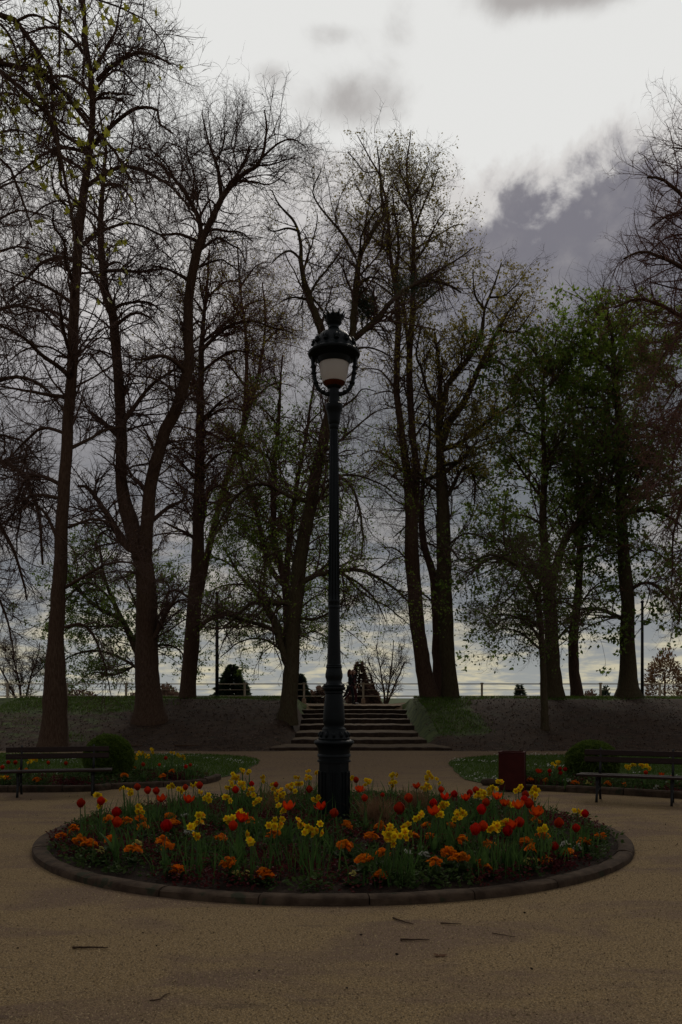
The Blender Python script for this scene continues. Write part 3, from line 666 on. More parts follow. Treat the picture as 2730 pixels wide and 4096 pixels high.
BL.update({('open', k): tulip_bloom('open', M['redorange'] if k else M['red']) for k in range(3)})
def strap(n=6, w=.016, bend=.35, seed=0):
    r = random.Random(seed); mb = MB(); V = []
    for i_ in range(n):
        u = i_ / (n - 1); ww = w * (math.sin(math.pi * (.18 + .80 * u)) ** .8)
        x_ = bend * u * u; z_ = u * (1 - .35 * bend * u)
        for s in (-1, 0, 1): V.append((x_ + .3 * ww * abs(s), s * ww, z_))
    f = [(i_ * 3 + j_, i_ * 3 + j_ + 1, i_ * 3 + j_ + 4, i_ * 3 + j_ + 3) for i_ in range(n - 1) for j_ in (0, 1)]
    return np.array(V), np.array(f)
TLEAF = [mk('leaf', *strap(6, .10, b_), M['bulb_leaf'], link=False) for b_ in (.2, .38, .55)]       # broad tulip leaf, unit height
DLEAF = [mk('leaf', *strap(6, .028, b_), M['bulb_leaf'], link=False) for b_ in (.12, .25, .5)]       # narrow daffodil leaf
STEM = [MB().tube(arc_pts([(0, 0, 0), (b_, 0, .5), (0, 0, 1)], 5), [.006, .0055, .005, .005, .005], 5, False).build('stem', M['stalk'], link=False) for b_ in (.015, -.02)]
def daff_blossom():
    mb = MB()
    for k in range(6):
        V, f = petal(.030, .0125, .003, .9, 4); V = roty(V, 1.25 + random.uniform(-.15, .15)); mb.add(rotz(V, k * math.pi / 3), f)
    return mb
def two_mat(mb1, m1, mb2, m2, name):
    V1 = np.concatenate(mb1.V); f1 = mb1.F4 + mb1.F3; V2 = np.concatenate(mb2.V)
    fs = [x_ for x_ in mb1.F4] + [x_ + len(V1) for x_ in mb2.F4]
    n1 = sum(len(x_) for x_ in mb1.F4); me = mk(name, np.concatenate([V1, V2]), [np.concatenate(fs)], m1, link=False)
    me.materials.append(m2); idx = np.zeros(len(me.polygons), np.int32); idx[n1:] = 1; me.polygons.foreach_set('material_index', idx); return me
DB = [two_mat(daff_blossom(), M['yellow'], MB().lathe([(.005, .004), (.009, .012), (.011, .018)], 7), M['cup'], 'blossom') for _ in range(3)]
def ruffle(material, r=.031, n=7):
    mb = MB()
    for lay, (rad, tl) in enumerate(((1.0, 1.35), (.72, .9), (.4, .4))):
        for k in range(n - lay):
            V, f = petal(r * rad, r * .60 * rad, r * .14, .8, 3); V = roty(V, tl + random.uniform(-.25, .25)); mb.add(rotz(V, k * 2 * math.pi / (n - lay) + lay), f)
    return mb.build('blossom', material, link=False)
OB = [ruffle(M['orange']) for _ in range(3)]; WB = [ruffle(M['white'], .022, 5)]; PB = [ruffle(M['pale'], .022, 5)]
def rosette(material, n=12, L=.10, w=.035):
    mb = MB()
    for k in range(n):
        V, f = petal(L * random.uniform(.7, 1.1), w, .02, .6, 4); V = roty(V, random.uniform(.5, 1.3)); mb.add(rotz(V, k * 2.4 + random.uniform(-.3, .3)), f)
    return mb.build('foliage', material, link=False)
ROS = [rosette(M['cover_green']) for _ in range(3)]

def place(px, py, zdef, soilf, lims):
    """ground point below a flower head seen at px,py: head height guessed, kept inside the bed"""
    D = (H - zdef) * F / (py - YH); lo, hi = lims(px); D = min(max(D, lo), hi)
    x = (px - CX) * D / F; z = H - (py - YH) * D / F; g = float(soilf(x, D)); return x, D, z, g
def round_lims(px):
    k = (px - CX) / F; r = 2.98; A = 1 + k * k; B = LAMP_D + k * LX; C = LAMP_D ** 2 + LX ** 2 - r * r; d = B * B - A * C
    if d < 0: return (B / A - .05, B / A + .05)
    d = math.sqrt(d); return ((B - d) / A + .05, (B + d) / A - .05)
def border_lims(bp, depth):
    P, nn = bp
    def f(px):
        k = (px - CX) / F; q0 = P + nn * .25; q1 = P + nn * depth; i0 = np.argmin(np.abs(q0[:, 0] / q0[:, 1] - k)); i1 = np.argmin(np.abs(q1[:, 0] / q1[:, 1] - k))
        return float(q0[i0, 1]), float(q1[i1, 1])
    return f
flat_soil = lambda x, y: .07
cA = lambda L: [(100 + .829 * q[0], 3000 + .829 * q[1], *q[2:]) for q in L]
cB = lambda L: [(1300 + .829 * q[0], 3000 + .829 * q[1], *q[2:]) for q in L]
TUL = cA([(268, 253, 'c', 1.1), (367, 243, 'c', 1.05), (443, 298, 'c', 1.1), (443, 347, 'c', 1.15), (545, 173, 'c', 1), (594, 190, 'c', 1), (634, 193, 'c', 1), (660, 230, 'o', 1), (787, 233, 'o', 1.1), (776, 175, 'c', .85), (843, 165, 'c', 1.05), (683, 367, 'c', 1.25), (1095, 158, 'c', .8), (1211, 162, 'c', .8), (1018, 187, 'c', 1), (1373, 185, 'c', 1), (1270, 267, 'o', 1.1), (1432, 268, 'o', 1), (1490, 303, 'c', 1), (1003, 365, 'c', 1), (1045, 325, 'o', 1.1)]) + \
      cB([(152, 138, 'c', .95), (168, 184, 'o', 1), (192, 228, 'c', .9), (280, 213, 'c', .6), (360, 280, 'c', 1.35), (408, 228, 'c', 1.15), (443, 168, 'o', .9), (562, 187, 'c', .9), (580, 220, 'o', 1), (625, 208, 'c', .95), (523, 253, 'c', 1), (522, 292, 'o', 1.1), (683, 225, 'o', .95), (700, 203, 'c', .9), (730, 188, 'c', .95), (777, 250, 'c', 1), (757, 286, 'c', 1.15), (830, 218, 'o', 1), (725, 383, 'c', 1.2), (763, 368, 'c', 1.05), (868, 252, 'o', .9), (935, 262, 'o', 1.1), (966, 212, 'c', 1), (985, 255, 'c', 1.15), (965, 236, 'c', 1), (1025, 295, 'o', 1.15), (880, 390, 'c', 1.1), (905, 360, 'o', 1.1), (942, 348, 'c', 1.05), (1128, 350, 'c', 1.1), (1213, 375, 'c', .95), (1257, 305, 'c', .95), (1108, 463, 'c', .95)])
DAF = cA([(355, 215, 3), (375, 262, 2), (475, 183, 2), (505, 193, 4), (550, 290, 4), (707, 172, 3), (755, 187, 3), (818, 165, 4), (852, 210, 2), (882, 222, 4), (843, 330, 4), (822, 392, 5), (998, 340, 5), (1045, 300, 5), (1018, 130, 9), (992, 168, 6), (1050, 105, 4), (1082, 108, 3), (1050, 170, 5), (975, 230, 3), (1098, 205, 5), (1145, 138, 4), (1122, 258, 5), (1205, 175, 5), (1228, 215, 9), (1285, 185, 7), (1317, 145, 8), (1372, 140, 5), (1367, 108, 2), (1410, 115, 3), (1403, 228, 3), (1463, 175, 5), (1240, 290, 3), (1225, 355, 4), (1330, 355, 4), (1378, 388, 5), (1420, 375, 3), (1195, 370, 3), (1085, 430, 3)]) + \
      cB([(125, 140, 3), (207, 160, 5), (330, 133, 6), (328, 165, 4), (500, 125, 6), (550, 150, 2), (478, 175, 4), (495, 178, 3), (567, 280, 6), (553, 300, 5), (652, 300, 6), (640, 322, 3), (757, 210, 8), (805, 200, 7), (845, 155, 3), (890, 262, 3), (933, 187, 4), (1008, 200, 6), (1005, 222, 4), (310, 385, 6), (325, 402, 3), (398, 380, 5), (380, 412, 3), (310, 445, 3), (455, 332, 4), (850, 360, 6), (820, 385, 5), (1218, 285, 3), (740, 225, 4), (1050, 375, 3)])
ORA = cA([(175, 425, 8), (240, 390, 6), (260, 440, 6), (312, 462, 10), (248, 515, 3), (415, 440, 7), (405, 343, 7), (490, 350, 8), (555, 340, 6), (525, 490, 10), (665, 453, 8), (690, 472, 6), (715, 362, 9), (565, 378, 6), (700, 325, 7), (738, 600, 9), (985, 553, 9), (948, 433, 6), (1200, 415, 9), (1155, 603, 6), (1158, 642, 10), (1090, 350, 6), (1540, 472, 7), (1555, 370, 4)]) + \
      cB([(98, 473, 8), (188, 535, 11), (228, 425, 9), (268, 380, 7), (282, 510, 6), (265, 618, 8), (530, 550, 8), (432, 425, 6), (508, 428, 5), (660, 443, 6), (610, 375, 5), (600, 505, 9), (640, 535, 7), (668, 528, 6), (795, 465, 7), (775, 585, 6), (970, 455, 10), (992, 487, 4), (1052, 420, 8), (1062, 573, 8), (1165, 505, 10), (1250, 453, 9), (1325, 428, 9), (1015, 347, 4), (490, 375, 5), (742, 562, 3), (108, 372, 4)])
PAL = cA([(775, 328, 6, 'w'), (790, 405, 6, 'w'), (365, 497, 5, 'p'), (545, 462, 4, 'p'), (1030, 610, 8, 'p'), (1070, 640, 3, 'p')]) + \
      cB([(480, 517, 4, 'w'), (1000, 605, 9, 'p'), (965, 563, 4, 'p'), (1160, 465, 5, 'w'), (1220, 480, 4, 'w'), (1265, 500, 3, 'w'), (135, 612, 3, 'p'), (400, 510, 3, 'w'), (1330, 500, 4, 'p')])
c1 = lambda L: [(.8705 * q[0], 2500 + .8705 * q[1], *q[2:]) for q in L]
c2 = lambda L: [(1365 + .8705 * q[0], 2500 + .8705 * q[1], *q[2:]) for q in L]
TUL_L = c1([(660, 632, 'c', .9), (733, 635, 'c', .7), (762, 602, 'c', .9), (855, 642, 'c', .9), (875, 635, 'c', .8), (305, 627, 'c', .9), (12, 645, 'c', .9), (40, 622, 'c', .9), (72, 622, 'c', 1), (222, 624, 'c', .8)])
TUL_R = c2([(908, 662, 'o', 1), (957, 662, 'c', .9), (1005, 652, 'c', .95), (1008, 672, 'c', .9), (1030, 655, 'c', .9), (958, 684, 'c', .5), (1400, 670, 'c', .9), (1473, 680, 'o', .8)])
DAF_L = c1([(628, 605, 3), (646, 590, 2), (665, 590, 2), (680, 608, 3), (701, 580, 4), (795, 585, 2), (825, 602, 2), (845, 608, 3), (138, 623, 4), (163, 623, 3), (15, 750, 4)])
DAF_R = c2([(980, 645, 3), (997, 635, 4), (1320, 657, 5), (1347, 652, 5), (1383, 652, 5), (1412, 652, 5)])
ORA_L = c1([(615, 663, 7), (572, 695, 7), (750, 700, 9), (790, 677, 6), (170, 717, 9), (30, 708, 6), (92, 672, 4), (122, 672, 5)])
ORA_R = c2([(1073, 738, 10), (1225, 733, 5), (870, 717, 5), (940, 720, 6), (1355, 703, 6), (1515, 712, 5), (1300, 740, 3)])
PAL_R = c2([(1135, 755, 5, 'p'), (1040, 720, 12, 'w'), (1460, 755, 14, 'w')])

def named(items, what, where, marks):
    """ordinal labels counted outward from named landmarks: (name, px) list"""
    out = {}; mx = {}
    for i_, it in enumerate(items):
        best = min(marks, key=lambda mk_: abs(it[0] - mk_[1])); side = 'right' if it[0] >= best[1] else 'left'
        mx.setdefault((best[0], side), []).append((abs(it[0] - best[1]), i_))
    for (nm, side), L in mx.items():
        for r, (_, i_) in enumerate(sorted(L)): out[i_] = '%s ' % ordn(r + 1) + '%s' + ' %s of %s %s' % (side, nm, where)
    return [out[i_] for i_ in range(len(items))]
MR = [('the lamp post', 1337)]
ML = [('the left box bush', 436)]; MRR = [('the right box bush', 2370)]
def tulips(items, marks, where, soilf, lims, zdef, group):
    pairs = [p_ for kd in 'co' for p_ in zip([q for q in items if q[2] == kd], named([q for q in items if q[2] == kd], 'tulip', where, marks))]
    for it, lab in pairs:
        px, py, kind, sc = it; x, y, z, g = place(px, py + 16 * sc, zdef, soilf, lims); hgt = max(.12, z - g)
        k = 'closed' if kind == 'c' else 'open'
        t_ = thing('tulip', lab % ('closed red tulip' if kind == 'c' else 'flared open red tulip'), 'tulip', (x, y, g), random.uniform(0, 6.28), group)
        ob('stem', random.choice(STEM), t_, scale=(1, 1, hgt))
        ob('bloom', BL[(k, random.randrange(3))], t_, (0, 0, hgt - .006), (random.uniform(-.15, .15), random.uniform(-.15, .15), 0), sc * 1.12)
        for q in range(3):
            L = hgt * random.uniform(.5, .85); ob('leaf', TLEAF[(q + random.randrange(2)) % 3], t_, (0, 0, 0), (0, 0, q * 2.1 + random.uniform(-.5, .5)), (L * .9, L * .9, L))
def daffodils(items, marks, where, soilf, lims, zdef, group):
    for it, lab in zip(items, named(items, 'daffodil', where, marks)):
        px, py, n = it; x, y, z, g = place(px, py, zdef, soilf, lims); hgt = max(.14, z - g)
        t_ = thing('daffodil', lab % 'yellow daffodil cluster', 'daffodil', (x, y, g), 0, group)
        ob('stem', random.choice(STEM), t_, scale=(1, 1, hgt))
        spread = .012 + .011 * math.sqrt(n)
        for q in range(n):
            an = q * 2.4 + random.random(); rr_ = spread * math.sqrt((q + .3) / n) * 1.45
            ob('blossom', random.choice(DB), t_, (rr_ * math.cos(an), rr_ * math.sin(an) * .8, hgt + random.uniform(-1, 1) * spread * 1.3), (math.radians(random.uniform(40, 110)), random.uniform(-.3, .3), random.uniform(-1.2, 1.2)), random.uniform(1.1, 1.4))
        for q in range(4):
            L = hgt * random.uniform(.65, 1.05); ob('leaf', random.choice(DLEAF), t_, (random.uniform(-.03, .03), random.uniform(-.03, .03), 0), (0, 0, random.uniform(0, 6.28)), (L * .7, L * .8, L))
def clumps(items, marks, where, soilf, lims, what, name, cat, meshes, group, zdef=.26):
    for it, lab in zip(items, named(items, what, where, marks)):
        px, py, n = it[:3]; n = int(n * 1.5); x, y, z, g = place(px, py, zdef, soilf, lims); hgt = min(max(.05, z - g), .32)
        t_ = thing(name, lab % what, cat, (x, y, g), 0, group)
        ob('foliage', random.choice(ROS), t_, (0, 0, max(0, hgt - .10)), (0, 0, random.uniform(0, 6.28)), random.uniform(.8, 1.15))
        if hgt > .1: ob('stem', STEM[0], t_, scale=(1.6, 1.6, hgt))
        sp = .0145 * math.sqrt(n)
        for q in range(n):
            an = q * 2.4; rr_ = sp * math.sqrt((q + .2) / n) * 1.25
            ob('blossom', random.choice(meshes), t_, (rr_ * math.cos(an), rr_ * math.sin(an), hgt + .045 * (1 - (rr_ / (sp * 1.3)) ** 2) + random.uniform(-.012, .012)), (random.uniform(.1, 1.1), random.uniform(-.6, .6), random.uniform(0, 6.28)), random.uniform(.8, 1.2))
tulips(TUL, MR, 'in the round bed', mound, round_lims, .52, 'red tulips in the round bed')
daffodils(DAF, MR, 'in the round bed', mound, round_lims, .50, 'yellow daffodils in the round bed')
clumps(ORA, MR, 'in the round bed', mound, round_lims, 'orange primrose clump', 'primrose', 'primrose', OB, 'orange primroses in the round bed')
clumps([q for q in PAL if q[3] == 'w'], MR, 'in the round bed', mound, round_lims, 'low white pansy clump', 'pansy', 'pansy', WB, 'white pansies in the round bed', .2)
clumps([q for q in PAL if q[3] == 'p'], MR, 'in the round bed', mound, round_lims, 'low pale yellow pansy clump', 'pansy', 'pansy', PB, 'pale yellow pansies in the round bed', .2)
bl, br = border_lims(LBP, 1.55), border_lims(RBP, 1.4)
tulips(TUL_L, ML, 'in the left border', flat_soil, bl, .40, 'red tulips in the left border')
tulips(TUL_R, MRR, 'in the right border', flat_soil, br, .40, 'red tulips in the right border')
daffodils(DAF_L, ML, 'in the left border', flat_soil, bl, .40, 'yellow daffodils in the left border')
daffodils(DAF_R, MRR, 'in the right border', flat_soil, br, .40, 'yellow daffodils in the right border')
clumps(ORA_L, ML, 'in the left border', flat_soil, bl, 'orange primrose clump', 'primrose', 'primrose', OB, 'orange primroses in the left border', .2)
clumps(ORA_R, MRR, 'in the right border', flat_soil, br, 'orange primrose clump', 'primrose', 'primrose', OB, 'orange primroses in the right border', .2)
clumps([q for q in PAL_R if q[3] == 'p'], MRR, 'in the right border', flat_soil, br, 'pale yellow pansy clump', 'pansy', 'pansy', PB, None, .15)
clumps([q for q in PAL_R if q[3] == 'w'], MRR, 'in the right border', flat_soil, br, 'bushy white alyssum clump', 'alyssum', 'alyssum', WB, 'white alyssum clumps in the right border', .15)

# bedding ground cover: small leaves in drifts
def cover(name, label, x, y, z0, material, per, size, hgt):
    n = len(x); cx_ = np.repeat(x, per); cy_ = np.repeat(y, per); cz_ = np.repeat(z0, per); N_ = n * per
    hh = np.repeat(RNG.uniform(.4, 1, n), per) * hgt; an = RNG.uniform(0, 6.283, N_); rr_ = RNG.uniform(0, 1, N_) ** .6 * hh * .75
    p = np.stack([cx_ + rr_ * np.cos(an), cy_ + rr_ * np.sin(an), cz_ + RNG.uniform(.05, 1, N_) * hh], -1)
    d = np.stack([np.cos(an), np.sin(an), RNG.uniform(-.2, .9, N_)], -1)
    V, f = leafcards(p, d, RNG.uniform(*size, N_), .55)
    return tag(mk(name, V, f, material, smooth=False), label, kind='stuff')
def in_round(n, r=3.1):
    rr_ = np.sqrt(RNG.uniform(0, 1, n)) * r; an = RNG.uniform(0, 6.283, n); return LX + rr_ * np.cos(an), LAMP_D + rr_ * np.sin(an)
x, y = in_round(3400, 3.16); w_ = wob(x, y, 2.1, 5)
k = w_ > -.05; cover('bedding_leaves', 'dark maroon bedding leaves low in the round bed', x[k], y[k], mound(x[k], y[k]), M['cover_maroon'], 14, (.022, .05), .15)
k = w_ < .12; cover('bedding_leaves', 'green bedding leaves low in the round bed', x[k], y[k], mound(x[k], y[k]), M['cover_green'], 14, (.025, .06), .15)
for P_nn, nm, dep in ((LBP, 'left', 1.6), (RBP, 'right', 1.4)):
    P, nn = P_nn; n = 900; i_ = RNG.integers(0, 40, n); w = RNG.uniform(.22, dep, n); q = P[i_] + nn[i_] * w[:, None] + RNG.normal(0, .1, (n, 2)); w_ = wob(q[:, 0], q[:, 1], 2.3, 1)
    k = w_ > 0; cover('bedding_leaves', 'dark maroon bedding leaves in the %s border' % nm, q[k, 0], q[k, 1], np.full(k.sum(), .06), M['cover_maroon'], 12, (.025, .05), .16)
    k = w_ < .1; cover('bedding_leaves', 'green bedding leaves in the %s border' % nm, q[k, 0], q[k, 1], np.full(k.sum(), .06), M['cover_green'], 12, (.03, .07), .2)
# tall narrow leaves standing between the flowers
def straps(name, label, x, y, z, hgt, wid, material, lean, nseg=4):
    n = len(x); an = RNG.uniform(0, 6.283, n); ln = RNG.normal(0, lean, (n, 2)); side = np.stack([np.cos(an), np.sin(an), np.zeros(n)], -1); rows = []
    for i_ in range(nseg):
        u = i_ / (nseg - 1); c = np.stack([x + ln[:, 0] * u * u * hgt, y + ln[:, 1] * u * u * hgt, z + hgt * u * (1 - .18 * u * np.minimum(1.5, np.abs(ln).sum(1)))], -1)
        w = (wid * (1 - u ** 2.2) + .0006)[:, None]; rows.append(np.stack([c - side * w, c + side * w], 1))
    V = np.concatenate(rows, 1).reshape(-1, 3); b0 = np.arange(n) * nseg * 2
    f = np.concatenate([np.stack([b0 + 2 * i_, b0 + 2 * i_ + 1, b0 + 2 * i_ + 3, b0 + 2 * i_ + 2], -1) for i_ in range(nseg - 1)])
    return tag(mk(name, V, f, material), label, kind='stuff')
fx = [(q[0], q[1]) for q in DAF + TUL]; bx, by = [], []
for px, py in fx:
    X_, D_, z_, g_ = place(px, py, .5, mound, round_lims)
    for _ in range(15): bx.append(X_ + random.gauss(0, .12)); by.append(D_ + random.gauss(0, .11))
bx, by = np.array(bx), np.array(by); k = np.hypot(bx - LX, by - LAMP_D) < 3.05; bx, by = bx[k], by[k]; n = len(bx)
straps('bulb_leaves', 'narrow upright bulb leaves among the flowers of the round bed', bx, by, mound(bx, by), RNG.uniform(.16, .42, n), RNG.uniform(.004, .009, n), M['bulb_leaf'], .22)
bx, by = [], []
for it, lf in [(q, bl) for q in DAF_L + TUL_L] + [(q, br) for q in DAF_R + TUL_R]:
    X_, D_, z_, g_ = place(it[0], it[1], .4, flat_soil, lf)
    for _ in range(9): bx.append(X_ + random.gauss(0, .1)); by.append(D_ + random.gauss(0, .1))
bx, by = np.array(bx), np.array(by); n = len(bx)
straps('bulb_leaves', 'narrow upright bulb leaves in the two borders', bx, by, np.full(n, .06), RNG.uniform(.14, .32, n), RNG.uniform(.005, .010, n), M['bulb_leaf'], .2)
def tuft(label, px, py, D, n, hgt, wid):
    p = P3(px, py, D); t_ = thing('dry_grass', label, 'ornamental grass', (p[0], p[1], float(mound(p[0], p[1]))), 0, 'tufts of dry straw coloured grass')
    a_ = RNG.uniform(0, 6.283, n); r_ = RNG.uniform(0, 1, n) ** .7 * wid; 
    o = straps('blades', None, r_ * np.cos(a_), r_ * np.sin(a_), np.zeros(n), RNG.uniform(.5, 1, n) * hgt, RNG.uniform(.0018, .003, n), M['straw'], .35, 5); o.parent = t_
tuft('wide tuft of dry straw coloured grass just right of the lamp post', 1508, 3270, 9.3, 420, .42, .17)
tuft('tuft of dry straw coloured grass behind the large tulips right of the lamp', 1665, 3230, 10.3, 300, .45, .14)
tuft('thin tuft of dry straw coloured grass left of the lamp among daffodils', 1110, 3230, 10.2, 220, .46, .2)
# ------------------------------------------------------------------ small things on the gravel
def stick(label, pts, r):
    P = np.array([G(*q) for q in pts]); c = P.mean(0); P = arc_pts(P - c, 9); P[:, 2] = r * .9 + .004; P[:, :2] += RNG.normal(0, .004, (9, 2))
    t_ = tag(MB().tube(P, r * np.linspace(1, .45, 9), 6).build('stick', M['bark']), label, 'stick', 'fallen sticks on the gravel'); t_.location = (c[0], c[1], 0)
stick('straight dark stick lying alone on the gravel at lower left', [(290, 3796), (360, 3795), (435, 3797)], .008)
stick('bent dark stick on the gravel in front of the kerb right of centre', [(1575, 3677), (1610, 3690), (1655, 3703)], .007)
stick('straight pale stick on the gravel below the bent one', [(1602, 3765), (1660, 3764), (1715, 3766)], .008)
stick('thin curved stick on the gravel right of the bent stick', [(1765, 3696), (1800, 3699), (1848, 3701)], .006)
stick('short faint twig on the gravel farthest right of the sticks', [(1970, 3736), (2020, 3745), (2062, 3751)], .004)
stick('small crooked twig on the gravel near the bottom edge left of centre', [(600, 4008), (640, 4002), (660, 3985), (682, 3975)], .004)
p = G(1736, 3825); t_ = thing('dead_leaf', 'curled reddish dead leaf on the gravel below the sticks', 'leaf', (p[0], p[1], .012))
V, f = petal(.085, .022, .02, .8); mk('blade', roty(V, 1.45), f, M['leaf_brown'], t_)
n = 110000; x = RNG.uniform(-4.5, 4.5, n); y = 3.6 + 9.5 * RNG.uniform(0, 1, n) ** 2.2; k = (np.abs(x) < y * .45) & (np.hypot(x - LX, y - LAMP_D) > 3.4); x, y = x[k], y[k]; n = len(x)
r = RNG.uniform(.0035, .0105, n) * RNG.uniform(.6, 1.0, n); oc = np.array([(1, 0, 0), (0, 1, 0), (-1, 0, 0), (0, -1, 0), (0, 0, .8), ]); V = np.stack([x, y, np.zeros(n)], -1)[:, None] + oc[None] * r[:, None, None] * RNG.uniform(.7, 1.4, (n, 5, 1))
b0 = np.arange(n) * 5; tag(mk('gravel', V.reshape(-1, 3), np.concatenate([np.stack([b0 + q, b0 + (q + 1) % 4, b0 + 4], -1) for q in range(4)]), M['pebble'], smooth=False), 'loose pebbles on the gravel', kind='stuff')
# leaf litter, kerb-side and on the bank
n = 15000; x = RNG.uniform(-13, 14, n); y = RNG.uniform(24.8, 37.5, n); k = (np.abs(x - STAIR_X) > 2.5) | (RNG.uniform(0, 1, n) < .06); x, y = x[k], y[k]
p = np.stack([x, y, terrain_z(x, y) + .02], -1); d = RNG.normal(size=p.shape) * np.array([1, 1, .08]) + np.stack([0 * x, 0 * x + .0, .1 + 0 * x], -1); V, f = leafcards(p, d, RNG.uniform(.03, .09, len(p)), .7)
tag(mk('leaf_litter', V, f, M['litter'], smooth=False), 'dead leaves strewn over the bare bank', kind='stuff')
n = 500; x = RNG.uniform(-5, 5, n); y = 4 + 16 * RNG.uniform(0, 1, n); k = (np.hypot(x - LX, y - LAMP_D) > 3.4) & (np.abs(x) < y * .42); x, y = x[k], y[k]
p = np.stack([x, y, np.full(len(x), .008)], -1); d = RNG.normal(size=p.shape) * np.array([1, 1, .15]); V, f = leafcards(p, d, RNG.uniform(.01, .03, len(p)), .6)
tag(mk('leaf_litter', V, f, M['soil'], smooth=False), 'small dark bits of litter on the gravel', kind='stuff')
# grass on the crest and on the turfy parts of the bank
n = 90000; x = RNG.uniform(-14, 16, n); y = RNG.uniform(26, 39.5, n)
lg = np.maximum.reduce([ss(-x, 5.5, 9.5) * ss(y, 30.5, 34), .95 * ss(x, 2.6, 3.4) * (1 - ss(x, 4.3, 6.2)) * ss(y, 26.5, 29.5), ss(y, 35.2, 36.6), .3 * ss(-x, 6, 9) * ss(y, 25.5, 27)]) + .35 * wob(x, y, 1.1, 4)
k = (lg > RNG.uniform(.35, .8, n)) & (np.abs(x - STAIR_X) > 2.75) & (np.abs(x) < y * .45); x, y = x[k], y[k]; n = len(x)
tag(blades('grass', x, y, terrain_z(x, y) - .01, RNG.uniform(.05, .15, n), RNG.uniform(.008, .016, n), M['grass']), 'rough grass along the top of the bank', kind='stuff')

# ------------------------------------------------------------------ railing on the promenade
FY = 42.0
rl = thing('railing', 'long pale metal railing along the far side of the raised walk', 'railing', (0, FY, 1.30))
pxs = [31 + 237.2 * k for k in range(-2, 14)]; fx_ = [(q - CX) * FY / F for q in pxs]
for k, x_ in enumerate(fx_):
    MB().box((x_, 0, .50), (.10, .10, 1.08), bevel=.015).box((x_, 0, 1.06), (.15, .15, .05), bevel=.015).build('post', M['rail'], rl, False)
    MB().box((x_, 0, .13), (.20, .20, .32), bevel=.02).build('post_foot', M['railfoot'], rl, False)
    if k < len(fx_) - 1:
        x2 = fx_[k + 1]
        for zz, hh in ((1.02, .05), (.72, .022), (.40, .055)): MB().box(((x_ + x2) / 2, 0, zz), (x2 - x_ - .104, .05, hh), bevel=.008).build('rail', M['rail'], rl, False)
# poles
for px, pt, pb, w, lab in ((869, 2375, 2800, 15, 'slim dark pole beside the railing between two trunks, left of the lamp'), (2570, 2410, 2805, 13, 'slim dark pole beside the railing near the right edge')):
    b0 = P3(px, pb, 39.6); g = float(terrain_z(b0[0], 39.6)); top = P3(px, pt, 39.6)[2] - g; r = w / 2 * 39.6 / F
    t_ = thing('pole', lab, 'pole', (b0[0], 39.6, g - .02), 0, 'slim dark poles by the railing')
    MB().tube([(0, 0, .35), (0, 0, top * .5), (0, 0, top)], [r, r * .9, r * .8], 10).build('shaft', M['iron_flat'], t_)
    MB().lathe([(r * 1.5, 0), (r * 1.5, .3), (r * 1.1, .4)], 10).build('base', M['iron_flat'], t_)
    MB().lathe([(r * .8, top), (r * 1.2, top + .02), (r * .9, top + .1), (0.001, top + .14)], 10).build('cap', M['iron_flat'], t_)

